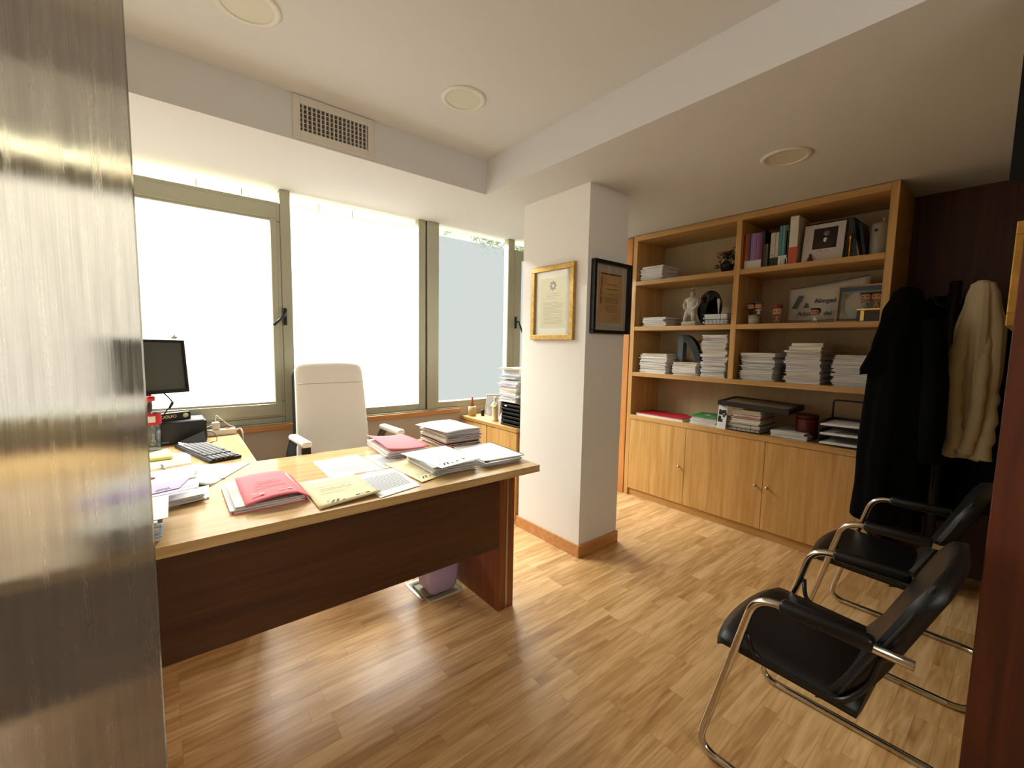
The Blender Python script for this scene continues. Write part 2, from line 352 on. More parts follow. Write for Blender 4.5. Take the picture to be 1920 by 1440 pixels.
bm = B(); box(bm, -2, 2.06, 3.245, 3.289, .786, .822, bev=.003); struct('trim_4', bm, SKIRT)
bm = B(); box(bm, -2, 2.06, 3.262, 3.289, .8225, .832, bev=.002); struct('trim_5', bm, ALU)
# air vent in the soffit
vt = thing('air_vent', 'white rectangular air vent grille set in the ceiling step above the middle window', 'vent', (.765, YC, 2.515))
bm = B()
for a in ((-.207, -.172, -.103, .103), (.172, .207, -.103, .103), (-.172, .172, .063, .103), (-.172, .172, -.103, -.063)): box(bm, a[0], a[1], -.012, -.001, a[2], a[3], bev=.002)
obj('frame', bm, mat('vent_white', '#cfc8ba', .5), vt)
bm = B(); box(bm, -.172, .172, -.0015, -.0005, -.063, .063); obj('dark_back', bm, mat('vent_dark', '#4b453c', .8), vt)
for i in range(16):
    bm = B(); box(bm, -.0025, .0025, -.0105, -.002, -.063, .063, M=Matrix.Rotation(.3, 4, 'Z')); obj('vertical_slat', bm, MC['vent_white'], vt, loc=(-.161+i*.0215, 0, 0))
for i in range(5):
    bm = B(); box(bm, -.172, .172, -.0045, -.002, -.0015, .0015); obj('cross_slat', bm, MC['vent_white'], vt, loc=(0, 0, -.045+i*.0225))
# ceiling lights
def light(x, y, z, r, label):
    t = thing('ceiling_light', label, 'ceiling light', (x, y, z), 0, 'round recessed ceiling lights')
    bm = B(); lathe(bm, [(r*.76, -.004), (r*.78, -.009), (r*.97, -.006), (r, -.001)], 48, cap=False); obj('trim_ring', bm, mat('lamp_ring', '#d6d0c2', .4), t)
    bm = B(); lathe(bm, [(0.001, -.005), (r*.77, -.005)], 48, cap=False); obj('diffuser', bm, mat('lamp_diffuser', '#cdcab6', .5), t)
light(1.232, 1.936, ZH, .113, 'round recessed ceiling light right of the air vent in the raised ceiling')
light(.30, 1.945, ZH, .113, 'round recessed ceiling light cut off by the top edge of the photo')
light(2.575, .93, ZL, .118, 'round recessed ceiling light in the low ceiling in front of the bookcase')

# exterior seen through the clear strip
bm = B(); box(bm, -3, 2.46, 6, 6.3, 0, 3.35); struct('wall_exterior', bm, mat('warm_render', '#b3a587', .9))
bm = B()
for i in range(6): box(bm, -.04+i*.42, .37+i*.42, 5.94, 5.999, 3.03, 3.22, bev=.006)
struct('trim_6', bm, mat('sandstone_blocks', '#9c7748', .9, var=.15, vs_=(2, 2, 2)))
tr = thing('tree', 'leafy tree outside seen through the clear strip above the right window', 'tree', (8.6, 7.6, 0))
bm = B(); tube(bm, [(0, 0, 0), (.05, 0, 1.6), (0, .05, 3.2), (-1.2, .05, 3.9), (-2.8, 0, 4.3)], [.13, .11, .08, .05, .03]); obj('trunk', bm, mat('bark', '#5d4a36', .9), tr)
bm = B(); rnd = random.Random(3)
for i in range(9500):
    p = Vector((rnd.uniform(-3.9, 1.2), rnd.uniform(-.7, .7), rnd.uniform(3.40, 5.0)))
    if noise.noise(p*1.3) < -.18 or (p.x < -3.2 and rnd.random() < .6): continue
    a = Vector((rnd.uniform(-1, 1), rnd.uniform(-1, 1), rnd.uniform(-1, 1))).normalized(); b_ = a.orthogonal().normalized(); s = .065
    v = [bm.verts.new(p+q) for q in (a*s, b_*s*.5, -a*s, -b_*s*.5)]; bm.faces.new(v)
f = obj('foliage', bm, mat('leaf_green', '#b4c79a', .8, var=.3, vs_=(6, 6, 6)), tr); f['kind'] = 'stuff'

# streaked glass partition leaf at the left of the camera
E0, E1 = Vector((-.026, 1.0)), Vector((-.30, .06)); dv = (E1-E0); ln = dv.length
gd = thing('glass_door', 'tall frameless glass door leaf with vertical streaky film at left edge of the photo', 'glass door', (E0.x, E0.y, 0), math.atan2(dv.y, dv.x))
bm = B(); box(bm, 0, ln, -.0025, .0025, .01, 2.38); obj('glass_panel', bm, streak_glass(), gd)
bm = B(); box(bm, -.0012, -.0002, -.0025, .0025, .01, 2.38); obj('polished_edge', bm, clear_glass('glass_edge', (.86, .88, .84, 1), .15), gd)
for z in (.25, 2.1):
    bm = B(); box(bm, ln-.07, ln+.0, -.012, .012, z-.04, z+.04, bev=.003); obj('hinge', bm, SILVER, gd)

# ------------------------------------------------------------------ bookcase
bc = thing('bookcase', 'tall oak bookcase with open shelves over a row of cupboard doors', 'bookcase', (3.62, 1.52, 0))
def bp_(name, a, m=OAK, bev=.0015):
    bm = B(); x0, x1, y0, y1, z0, z1 = a; box(bm, x0-3.62, x1-3.62, y0-1.52, y1-1.52, z0, z1, bev=bev); return obj(name, bm, m, bc)
XB = 3.39
bp_('side_panel', (XB, 3.845, 2.392, 2.432, 0, 2.396), OAKZ); bp_('side_panel', (XB, 3.845, .604, .644, 0, 2.396), OAKZ)
bp_('top_panel', (XB, 3.845, .6445, 2.3915, 2.35, 2.396)); bp_('back_panel', (3.83, 3.846, .6445, 2.3915, .07, 2.35), mat('shelf_back', '#b9a27a', .6, var=.05, vs_=(1, 20, 2)))
bp_('divider', (XB, 3.829, 1.484, 1.524, 1.1665, 2.3495), OAKZ)
for z in (1.583, 1.99):
    bp_('shelf', (XB+.001, 3.829, 1.5245, 2.3915, z-.037, z)); bp_('shelf', (XB+.001, 3.829, .6445, 1.4835, z-.037, z))
bp_('shelf', (XB+.001, 3.829, .6445, 2.3915, 1.129, 1.166))
bp_('worktop', (XB-.004, 3.829, .6445, 2.3915, .727, .768)); bp_('plinth', (XB+.02, XB+.04, .6445, 2.3915, 0, .066))
for y0, y1, ky in ((1.8355, 2.390, 1.876), (1.2225, 1.8325, 1.266), (.6455, 1.2195, 1.186)):
    bm = B(); box(bm, XB-3.62, XB+.019-3.62, y0-1.52, y1-1.52, .069, .724, bev=.0015); d = obj('door', bm, OAKZ, bc)
    bm = B(); lathe(bm, [(.0045, 0), (.0045, .013), (.0105, .017), (.012, .023), (.008, .029), (.001, .030)], 16)
    k = obj('knob', bm, SILVER, d, loc=(XB-3.62, ky-1.52, .392), rot=(0, -PI/2, 0))
# low cabinet under the right window
lc = thing('low_cabinet', 'low oak cabinet under the right hand window tucked behind the pillar', 'cabinet', (2.25, 2.87, 0))
bm = B(); box(bm, -.18, .25, -.395, .39, .727, .757, bev=.002); obj('top_panel', bm, OAK, lc)
bm = B(); box(bm, -.155, .25, -.395, .39, .0, .7265); obj('carcass', bm, OAK, lc)
for y in (-.392, 0.0):
    bm = B(); box(bm, -.174, -.1555, y+.003, y+.388, .05, .722, bev=.0015); d = obj('door', bm, OAKZ, lc)

# ------------------------------------------------------------------ desk
D = .80
dk = thing('office_desk', 'large L-shaped oak desk covered with papers in the middle of the office', 'desk', (.5, 2.0, 0))
def dxy(p): return (p[0]-.5, p[1]-2.0)
bm = B(); prism(bm, [dxy(p) for p in ((-1.3, 1.545), (1.45, 1.545), (1.45, 2.405), (.345, 2.405), (-1.3, 2.405))], D-.034, D); obj('desktop', bm, DESKTOP, dk)
bm = B(); prism(bm, [dxy(p) for p in ((-.7, 2.4065), (.345, 2.4065), (.362, 3.243), (-.7, 3.243))], D-.034, D); obj('return_desktop', bm, wood('return_oak', '#b08a55', '#cfae7c', 'y', .16, spec=.6), dk)
bm = B(); box(bm, -1.75, .81, -.315, -.297, .35, D-.035, bev=.002); obj('modesty_panel', bm, DESKW, dk)
bm = B(); box(bm, .812, .857, -.31, .30, 0, D-.035, bev=.002); obj('leg_panel', bm, LEGW, dk)
bm = B(); box(bm, .870, .912, -.31, .30, 0, D-.035, bev=.002); obj('leg_panel', bm, LEGW, dk)
bm = B(); box(bm, .8575, .8695, -.311, .29, .005, D-.036); obj('metal_strip', bm, SILVER, dk)
bm = B(); box(bm, -.17, -.14, .42, 1.22, 0, D-.035, bev=.002); obj('end_panel', bm, LEGW, dk)

# ------------------------------------------------------------------ paper things
def sheet(name, label, corners, z, m=PAPER, t=.0012, lines=0, ink=INK, cat='paper', group=None, warp=None, marks=None):
    """flat (or warped) sheet given by 4 world corners a,b,c,d (counter clockwise), lines printed from edge a-b to d-c"""
    c = [Vector((p[0], p[1], 0)) for p in corners]; ce = sum(c, Vector())/4
    def P(u, v): return (c[0]*(1-u)*(1-v)+c[1]*u*(1-v)+c[2]*u*v+c[3]*(1-u)*v)-ce
    bm = B(); n = 8; top = {}; bot = {}
    for i in range(n+1):
        for j in range(n+1):
            u, v = i/n, j/n; p = P(u, v); h = warp(u, v) if warp else 0
            top[i, j] = bm.verts.new((p.x, p.y, t+h)); bot[i, j] = bm.verts.new((p.x, p.y, h))
    for i in range(n):
        for j in range(n):
            bm.faces.new((top[i, j], top[i+1, j], top[i+1, j+1], top[i, j+1])).smooth = bool(warp)
            bm.faces.new((bot[i, j], bot[i, j+1], bot[i+1, j+1], bot[i+1, j]))
    for k in range(n):
        for a, b in (((k, 0), (k+1, 0)), ((n, k), (n, k+1)), ((k+1, n), (k, n)), ((0, k+1), (0, k))):
            bm.faces.new((bot[a], bot[b], top[b], top[a]))
    o = obj(name, bm, m, loc=(ce.x, ce.y, z)); tag(o, label, cat, group)
    def strip(bm, u0, u1, v0, v1):
        e = .0003; q = []
        for u, v in ((u0, v0), (u1, v0), (u1, v1), (u0, v1)):
            p = P(u, v); q.append(bm.verts.new((p.x, p.y, t+e+(warp(u, v) if warp else 0))))
        bm.faces.new(q)
    if lines:
        bm = B(); rn = random.Random(hash(label) % 1000 if 0 else len(label))
        for k in range(lines):
            v = .14+.72*k/max(1, lines-1)
            if rn.random() < .12: continue
            u = .12
            ue = .88 if rn.random() < .75 else rn.uniform(.4, .8)
            while u < ue:
                wd = rn.uniform(.03, .1); strip(bm, u, min(ue, u+wd), v, v+.011); u += wd+.012
        obj('printed_lines', bm, ink, o)
    if marks:
        for nm, mm, L_ in marks:
            bm = B()
            for q in L_: strip(bm, *q)
            obj(nm, bm, mm, o)
    return o
def logo_marks(u, v, s=1):
    """slanted A-like office logo made of bars, plus two little bar blocks"""
    out = []
    for k in range(5): out.append((u+.012*s*k, u+.012*s*k+.03*s, v+.014*s*k, v+.014*s*(k+1)))
    for k in range(5): out.append((u+.07*s+.008*s*k, u+.07*s+.008*s*k+.03*s, v+.014*s*k, v+.014*s*(k+1)))
    out.append((u-.03*s, u+.0*s, v+.06*s, v+.075*s)); out.append((u+.15*s, u+.19*s, v+.0*s, v+.02*s)); return out
FM = {}
def file_mesh(cover, k):
    key = (cover.name, k)
    if key in FM: return FM[key]
    rn = random.Random(k*17+3); bm = B()
    def slab(z0, z1, ins, mi, jit):
        pts = []
        base = [(-.5, -.5), (0, -.5), (.5, -.5), (.5, 0), (.5, .5), (0, .5), (-.5, .5), (-.5, 0)]
        for x, y in base: pts.append((x*(1-ins)+rn.uniform(-jit, jit), y*(1-ins)+rn.uniform(-jit, jit)))
        prism(bm, pts, z0, z1, mi)
    slab(0, .13, .0, 0, .018); slab(.13, .5, .05, 1, .022); slab(.5, .86, .04, 1, .025); slab(.86, 1, .0, 0, .02)
    me = bpy.data.meshes.new('paper_file'); bmesh.ops.recalc_face_normals(bm, faces=bm.faces); bm.to_mesh(me); bm.free()
    me.materials.append(cover); me.materials.append(PAGES); FM[key] = me; return me
def stack(where, x0, x1, y0, y1, z0, z1, n, covers, group, name='paper_file', cat='file', rz=0, jit=.012, top_label=None, bottom_label=None, seed=1, skew=0, irregular=True):
    rn = random.Random(seed); ws = [rn.uniform(.5, 1.6) if irregular else 1 for _ in range(n)]; tot = sum(ws); z = z0; cx, cy = (x0+x1)/2, (y0+y1)/2
    out = []
    for i in range(n):
        t = (z1-z0)*ws[i]/tot; cv = covers[i % len(covers)] if not callable(covers) else covers(i)
        o = bpy.data.objects.new(name, file_mesh(cv, rn.randrange(6))); C.objects.link(o)
        o.location = (cx+rn.uniform(-jit, jit)*.8, cy+rn.uniform(-jit, jit), z); o.rotation_euler = (0, 0, rz+rn.uniform(-.03, .03)+skew*i)
        o.scale = ((x1-x0)*rn.uniform(.95, 1), (y1-y0)*rn.uniform(.9, 1), t*.97)
        lab = 'paper file within the %s' % where
        if i == n-1: lab = top_label or 'paper file lying topmost on the %s' % where
        if i == 0: lab = bottom_label or 'paper file lowest in the %s' % where
        tag(o, lab, cat, group); out.append(o); z += t
    return out

# desk papers, far to near
sheet('document', 'printed sheet alone beside the chair side edge of the desk, partly under the cream folder', [(.551, 1.937), (.793, 1.914), (.784, 2.245), (.560, 2.238)][::1], D, lines=0, marks=[('printed_lines', INK, [(.1, .9, .18+.045*k, .188+.045*k+.01) for k in range(14)])], group='loose sheets on the desk')
sheet('document', 'printed sheet right of the first loose sheet, under the pink topped files', [(.80, 1.93), (.955, 1.91), (.965, 2.19), (.80, 2.19)], D, marks=[('printed_lines', INK, [(.1, .85, .15+.05*k, .16+.05*k+.01) for k in range(12)])], group='loose sheets on the desk')
sheet('document', 'printed sheet at the front desk edge between two cream folders', [(.628, 1.556), (.819, 1.60), (.844, 1.90), (.640, 1.885)], D+.0016, marks=[('printed_lines', INK, [(.1, .9, .2+.04*k, .207+.04*k+.01) for k in range(15)])], group='loose sheets on the desk')
# cream folder beside the pink one
cf = sheet('cream_folder', 'open cream card folder with red printing beside the pink folder', [(.413, 1.567), (.647, 1.591), (.650, 1.914), (.423, 1.913)], D+.004, CREAM, .002, cat='folder',
     marks=[('red_print', RINK, [(.2+.0*k, .75, .52+.05*k, .53+.05*k) for k in range(2)]), ('logo', DINK, logo_marks(.2, .07, 1.2)+[(.62, .7, .1, .14), (.78, .86, .1, .14), (.72, .75, .11, .13)]), ('printed_lines', INK, [(.15, .6, .4, .408), (.2, .7, .45, .457), (.5, .9, .3, .306), (.5, .9, .33, .336), (.5, .9, .36, .366), (.12, .8, .66, .668)])],
     warp=lambda u, v: .010*max(0, 1-v*3)*u)
sheet('cream_folder', 'cream card folder sticking out under the front file stack on the desk', [(.843, 1.627), (1.06, 1.70), (1.02, 2.03), (.825, 1.98)], D+.0035, CREAM, .002, cat='folder',
     marks=[('logo', DINK, logo_marks(.12, .08, 1.2)), ('printed_lines', INK, [(.12, .5, .22, .23), (.12, .45, .27, .28), (.12, .4, .34, .345)])])
# pink folder holding papers (left of the cream one)
pf = thing('pink_folder', 'thick salmon pink card folder full of papers near the front desk edge', 'folder', (.30, 1.88, D))
bm = B(); prism(bm, [(-.135, -.19), (.11, -.185), (.105, .17), (-.12, .165)], 0, .002); obj('back_cover', bm, PINK, pf)
for k, (dx, dy, rz) in enumerate(((-.012, -.006, .02), (-.018, .0, -.01), (-.010, -.004, .015), (-.004, .002, .0))):
    bm = B(); box(bm, -.12, .105, -.175, .16, 0, .0045); obj('paper_bundle', bm, [PAGES, PAPER][0], pf, loc=(dx, dy, .002+k*.0047), rot=(0, 0, rz))
bm = B(); n = 10; g = {}
for i in range(n+1):
    for j in range(n+1):
        u, v = i/n, j/n; x = -.095+(.21)*u+.01*v; y = -.19+.38*v; h = .024+.012*math.sin(u*PI)*(1-v*.4)+.010*(1-v)*u-.022*max(0, u-.8)*5
        g[i, j] = bm.verts.new((x, y, h)); g[i, j, 1] = bm.verts.new((x, y, h-.0018))
for i in range(n):
    for j in range(n):
        bm.faces.new((g[i, j], g[i+1, j], g[i+1, j+1], g[i, j+1])); bm.faces.new((g[i, j, 1], g[i, j+1, 1], g[i+1, j+1, 1], g[i+1, j, 1]))
for k in range(n):
    for a, b_ in (((k, 0), (k+1, 0)), ((n, k), (n, k+1)), ((k+1, n), (k, n)), ((0, k+1), (0, k))): bm.faces.new((g[a+(1,)], g[b_+(1,)], g[b_], g[a]))
fc = obj('front_cover', bm, PINK, pf, smooth=True)
bm = B()
for a in ((-.04, .05, .0, .003), (-.03, .04, .02, .023), (-.05, .06, -.05, -.046)): box(bm, a[0], a[1], a[2], a[3], .0402, .0408)
obj('printed_lines', bm, mat('pink_print', '#a9525a', .8), pf)
bm = B()
for a in ((-.07, -.05, -.13, -.118), (-.045, -.028, -.135, -.118), (.02, .04, -.13, -.12), (.05, .065, -.13, -.115)): box(bm, a[0], a[1], a[2], a[3], .0405, .0411)
obj('logo', bm, mat('silver_grey_ink', '#b58b8b', .6), pf)
# pink topped file bundle further back
pt = thing('document_bundle', 'bundle of white papers with a salmon pink flap lifted open in mid desk', 'papers', (1.0, 2.23, D))
for k, (x, y, rz) in enumerate(((0, 0, .05), (-.008, .004, 0), (.004, -.004, .08), (-.002, .004, .03), (0, .002, .06))):
    bm = B(); box(bm, -.105, .11, -.16, .19, 0, .0062); obj('paper_bundle', bm, PAPER if k == 4 else PAGES, pt, loc=(x, y, k*.0066+.001), rot=(0, 0, rz-.1))
bm = B(); n = 10; g = {}
cs = [Vector(q) for q in ((-.137, -.208, .034), (.125, -.15, .034), (.112, .185, .034), (-.104, .19, .034))]
for i in range(n+1):
    for j in range(n+1):
        u, v = i/n, j/n; p = cs[0]*(1-u)*(1-v)+cs[1]*u*(1-v)+cs[2]*u*v+cs[3]*(1-u)*v
        h = .030*(1-u)**2+.012*(u)**2*v+.006*math.sin(v*PI)
        g[i, j] = bm.verts.new((p.x, p.y, p.z+h)); g[i, j, 1] = bm.verts.new((p.x, p.y, p.z+h-.0015))
for i in range(n):
    for j in range(n):
        bm.faces.new((g[i, j], g[i+1, j], g[i+1, j+1], g[i, j+1])); bm.faces.new((g[i, j, 1], g[i, j+1, 1], g[i+1, j+1, 1], g[i+1, j, 1]))
for k in range(n):
    for a, b_ in (((k, 0), (k+1, 0)), ((n, k), (n, k+1)), ((k+1, n), (k, n)), ((0, k+1), (0, k))): bm.faces.new((g[a+(1,)], g[b_+(1,)], g[b_], g[a]))
obj('pink_flap', bm, PINK, pt, smooth=True)
W_, P_ = PAPER, CREAM
stack('white stack at the front of the desk', .93, 1.155, 1.66, 1.975, D+.006, D+.046, 7, [W_], 'front white file stack on the desk', rz=-.06, jit=.008, seed=11, irregular=False)
sheet('cover_sheet', 'white cover sheet with office logo on top of the front desk stack', [(.94, 1.633), (1.17, 1.677), (1.17, 1.994), (.903, 1.974)], D+.0465, PAPER, .001, marks=[('logo', DINK, logo_marks(.16, .08, 1.3)+[(.5, .56, .1, .14), (.68, .75, .12, .16)]), ('printed_lines', INK, [(.3, .62, .45, .457), (.2, .7, .36, .366), (.2, .5, .3, .306), (.4, .9, .25, .256)])])
bk = [CREAM, W_, DRED, DRED, W_, CREAM, W_, LILAC, W_, W_, W_]
stack('tall stack at the back right of the desk', 1.225, 1.465, 2.06, 2.40, D+.001, D+.098, 11, bk, 'tall file stack at the back of the desk', rz=-.02, jit=.014, seed=5)
sheet('cover_sheet', 'white sheet with pink edge crowning the tall back desk stack', [(1.20, 2.01), (1.46, 2.06), (1.45, 2.41), (1.185, 2.38)], D+.099, PAPER, .0015, warp=lambda u, v: .012*(1-u)*(1-v)*.8+.006*math.sin(u*3))
tab = B(); box(tab, -.01, .01, -.004, .004, 0, .006, bev=.0015); tag(obj('index_tab', tab, mat('tab_orange', '#d9704a', .6), loc=(1.225, 2.035, D+.03)), 'small orange index tab sticking out of the tall desk stack', 'tab')
stack('low stack at the right end of the desk', 1.19, 1.425, 1.64, 1.96, D+.001, D+.026, 4, [W_], 'low file stack at the desk end', rz=-.05, jit=.01, seed=8)
nb = thing('spiral_notepad', 'white wire bound notepad lying open at the right end of the desk', 'notepad', (1.325, 1.815, D+.028), -.07)
bm = B(); box(bm, -.12, .12, -.16, .16, 0, .005, bev=.0006); obj('page_block', bm, PAPER, nb)
bm = B(); 
for i in range(24): tube(bm, [(.117+.008*math.cos(a), -.15+i*.013, .003+.006*math.sin(a)) for a in [k*PI/5-.4 for k in range(11)]], .0008, 5)
obj('wire_spiral', bm, BLACKM, nb)
bc_ = thing('binder_clip', 'black binder clip with wire handles at front of desk end stack', 'clip', (1.205, 1.66, D+.026), .3)
bm = B(); prism(bm, [(-.012, -.006), (.012, -.006), (.012, .004), (-.012, .004)], 0, .009); obj('clip_body', bm, BLACKP, bc_)
bm = B(); tube(bm, smooth_path([(-.006, 0, .009), (-.008, -.022, .012), (.008, -.022, .012), (.006, 0, .009)], .004, 3), .0009, 6); obj('wire_handle', bm, SILVER, bc_)
# left papers heap
LG = 'loose sheets heaped left of the pink folder'
stack('grey bundle at the front left desk edge', -.18, -.022, 1.59, 1.76, D, D+.058, 8, [BLUEC, PAPER], 'paper bundle at the front left desk edge', seed=21, jit=.006)
sheet('document', 'white list sheet with green print lying on the bundle at the front left desk edge', [(-.20, 1.60), (-.004, 1.62), (.0, 1.85), (-.19, 1.83)], D+.0585, marks=[('green_print', mat('green_ink', '#a9b26a', .8), [(.55, .72, .1+.06*k, .125+.06*k) for k in range(9)])])
lst = [((-.22, 1.80), (.03, 1.90), (.11, 2.13), (-.20, 2.06), PAPER, 'undermost white sheet of the heap left of the pink folder'),
       ((-.15, 1.86), (.118, 1.93), (.128, 2.09), (-.17, 2.02), PAPER, 'white form under the lilac booklet in the left heap')]
stack('heap left of the pink folder', -.20, .085, 1.87, 2.11, D+.010, D+.0295, 4, [PAPER], 'loose sheets heaped left of the pink folder', name='document', cat='paper', rz=.25, seed=61)
stack('heap behind the lilac booklet', -.19, .08, 2.10, 2.27, D+.001, D+.0355, 5, [PAPER, CREAM, PAPER], 'sheets heaped behind the lilac booklet', name='document', cat='paper', rz=.25, seed=62)
z = D+.001
for a, b_, c_, d_, m, lb in lst:
    sheet('document', lb, [a, b_, c_, d_], z, m, .0015, marks=[('printed_lines', INK, [(.6, .92, .1, .12), (.3, .8, .3, .31), (.3, .7, .4, .41)])], group=LG); z += .004
sheet('lilac_booklet', 'lilac booklet with dark print lying in the paper heap at left', [(-.22, 1.82), (.03, 1.90), (.065, 2.02), (-.22, 1.93)], D+.062, LILAC, .005, marks=[('dark_print', DINK, [(.72, .86, .25, .32), (.72, .9, .12, .18)])], cat='booklet')
sheet('document', 'white stamped sheet with dark marks right above the lilac booklet', [(-.20, 1.92), (.09, 2.0), (.10, 2.14), (-.20, 2.13)], D+.030, marks=[('printed_lines', DINK, [(.75, .95, .22, .26)]), ('fine_lines', INK, [(.3, .9, .5+.1*k, .515+.1*k) for k in range(4)])], group=LG)
sheet('document', 'white sheet with long lines of print nearest the yellow notes', [(-.22, 2.06), (.075, 2.13), (.12, 2.36), (-.18, 2.28)], D+.036, marks=[('fine_lines', INK, [(.1, .92, .15+.08*k, .16+.08*k) for k in range(9)])], group=LG)
sheet('document', 'white sheet reaching from under the keyboard toward the pink folder', [(.02, 2.13), (.135, 2.09), (.315, 2.385), (.13, 2.47)], D+.0015, group=LG, warp=lambda u, v: .030*(1-u)*(1-v))
sheet('document', 'white sheet half under the keyboard with yellow highlighter streak', [(.10, 2.16), (.19, 2.17), (.235, 2.40), (.11, 2.46)], D+.0045, marks=[('highlighter_streak', YEL, [(.5, .9, .6, .75)])], group=LG)
bm = B(); lathe(bm, [(.013, 0), (.013, .004)], 20); tag(obj('red_button', bm, mat('dark_red_enamel', '#7a2030', .4), loc=(-.052, 2.20, D+.0378)), 'small dark red round badge lying on the papers beside the glass', 'badge')
# sticky notes
sn = thing('sticky_note_pad', 'pad of yellow sticky notes with curled top leaves behind the papers', 'sticky notes', (-.03, 2.72, D+.0035), .1)
bm = B(); box(bm, -.05, .05, -.05, .05, 0, .014); obj('note_block', bm, YEL, sn)
bm = B(); v = [bm.verts.new(p) for p in ((-.055, -.045, .0145), (.06, -.03, .0145), (.04, .06, .03), (-.05, .045, .017))]; v2 = [bm.verts.new(q.co+Vector((0, 0, .001))) for q in v]; bm.faces.new(v[::-1]); bm.faces.new(v2)
for i in range(4): bm.faces.new((v[i], v[(i+1) % 4], v2[(i+1) % 4], v2[i]))
obj('curled_leaf', bm, YEL, sn)
sheet('document', 'white sheet with pale yellow print under the sticky note pad', [(-.10, 2.50), (.09, 2.55), (.10, 2.80), (-.09, 2.80)], D, marks=[('yellow_print', YEL, [(.1, .85, .2, .5)])])
bm = B(); tube(bm, [(.0, 0, 0), (.0, .11, .0)], .0045, 10); pn = tag(obj('pen', bm, mat('pen_grey', '#6d6a66', .3, .6), loc=(-.006, 2.44, D+.0065), rot=(0, 0, .12)), 'short grey and black pen pointing at the sticky notes', 'pen')
bm = B(); sph(bm, (0, -.003, 0), .0062); obj('pen_tip', bm, BLACKP, pn)

# keyboard
kbx = thing('keyboard', 'black computer keyboard lying slanted on the return of the desk', 'keyboard', (.165, 2.735, D), R(-75))
# local x along the length (~.44), y across
bm = B(); box(bm, -.245, .245, -.07, .07, .001, .016, bev=.004); obj('keyboard_body', bm, BLACKP, kbx)
KG = mat('key_grey', '#6d6d6a', .45)
for r_ in range(6):
    y = .052-r_*.0205; x = -.235; rn = random.Random(r_)
    while x < .225:
        wd = .019 if not (r_ == 5 and -.15 < x < -.12) else .10
        if r_ == 5 and x < -.15: wd = .026
        if r_ == 0: wd = .017
        if abs(x-.075) < .008 or abs(x-.148) < .008: x += .010; continue
        bm = B(); box(bm, -wd/2+.001, wd/2-.001, -.0085, .0085, 0, .006, bev=.0018, seg=1); obj('key', bm, KG, kbx, loc=(x+wd/2, y, .0162)); x += wd+.001
bm = B(); tube(bm, curve([(-.245, .02, .008), (-.30, .05, .004), (-.33, -.02, .004), (-.40, -.07, .004)], 5), .0022, 6); obj('cable', bm, BLACKM, kbx)

# pc box
pc = thing('desktop_computer', 'flat black desktop computer box under the monitor by the window', 'computer', (.0, 3.14, D))
bm = B(); box(bm, -.22, .19, -.095, .10, .002, .128, bev=.006); obj('case', bm, BLACKP, pc)
bm = B(); box(bm, -.21, .18, -.09, .098, .1285, .131, bev=.001); obj('top_cover', bm, mat('dark_grey_lid', '#4a4b4c', .45), pc)
bm = B()
for i in range(5): box(bm, -.2+i*.045, -.165+i*.045, -.0965, -.0952, .012, .018)
obj('front_slots', bm, mat('slot_grey', '#8a8a86', .5), pc)
bm = B(); box(bm, .09, .118, -.02, .005, .1315, .141, bev=.002); tag(obj('usb_dongle', bm, BLACKP, loc=(0, 3.14, D)), 'tiny black dongle lying on the computer box', 'dongle')
hs = thing('card_holder', 'dark wedge shaped card holder standing between computer and keyboard', 'holder', (.115, 2.93, D), R(8))
bm = B(); v = []
for x in (-.06, .06): v.append([bm.verts.new((x, y, z)) for y, z in ((-.045, .0), (.045, .0), (.03, .075 if x > 0 else .03), (.022, .078 if x > 0 else .032))])
for i in range(4): bm.faces.new((v[0][i], v[0][(i+1) % 4], v[1][(i+1) % 4], v[1][i]))
bm.faces.new(v[0][::-1]); bm.faces.new(v[1]); obj('holder_body', bm, mat('dark_grey_plastic', '#2a2b2c', .35), hs)
np_ = thing('name_plate', 'black and gold desk name plate box on the computer', 'name plate', (.035, 3.09, D+.132), R(22))
bm = B(); box(bm, -.085, .085, -.018, .018, 0, .045, bev=.002); obj('plate_body', bm, mat('plate_black', '#14110e', .3), np_)
text_mesh('lettering', 'ADOLFO', .022, mat('gold_ink', '#d8c79a', .4), np_, Matrix.Translation((-.075, -.0184, .018)) @ Matrix.Rotation(PI/2, 4, 'X'), bold=.0004)
bm = B(); lathe(bm, [(.001, 0), (.014, 0), (.014, .0015), (.001, .0015)], 20); obj('gold_crest', bm, mat('gold_ink', '#d8c79a', .4), np_, loc=(.058, -.0182, .024), rot=(PI/2, 0, 0))
bm = B(); box(bm, -.05, .05, -.03, .03, 0, .008, bev=.001); tag(obj('card_box', bm, PAPER, loc=(-.05, 3.17, D+.132), rot=(0, 0, .2)), 'small white box of cards behind the name plate', 'box')
# monitor
mo = thing('monitor', 'black flat monitor tilted beside the streaked glass in front of the window', 'monitor', (-.0465, 2.90, 1.247))
T = Matrix.Rotation(.524, 4, 'Z') @ Matrix.Rotation(-.113, 4, 'X') @ Matrix.Rotation(.014, 4, 'Y')
w_, h_ = .353, .284
bm = B()
for a in ((-w_/2, w_/2, h_/2-.012, h_/2), (-w_/2, w_/2, -h_/2, -h_/2+.018), (-w_/2, -w_/2+.012, -h_/2, h_/2), (w_/2-.012, w_/2, -h_/2, h_/2)): box(bm, a[0], a[1], -.004, .03, a[2], a[3], M=T)
box(bm, -w_/2+.01, w_/2-.01, .006, .045, -h_/2+.01, h_/2-.01, M=T); obj('bezel', bm, BLACKP, mo)
bm = B(); box(bm, -w_/2+.012, w_/2-.012, .003, .0055, -h_/2+.018, h_/2-.012, M=T); obj('screen', bm, mat('screen_grey', '#4a4a46', .35), mo)
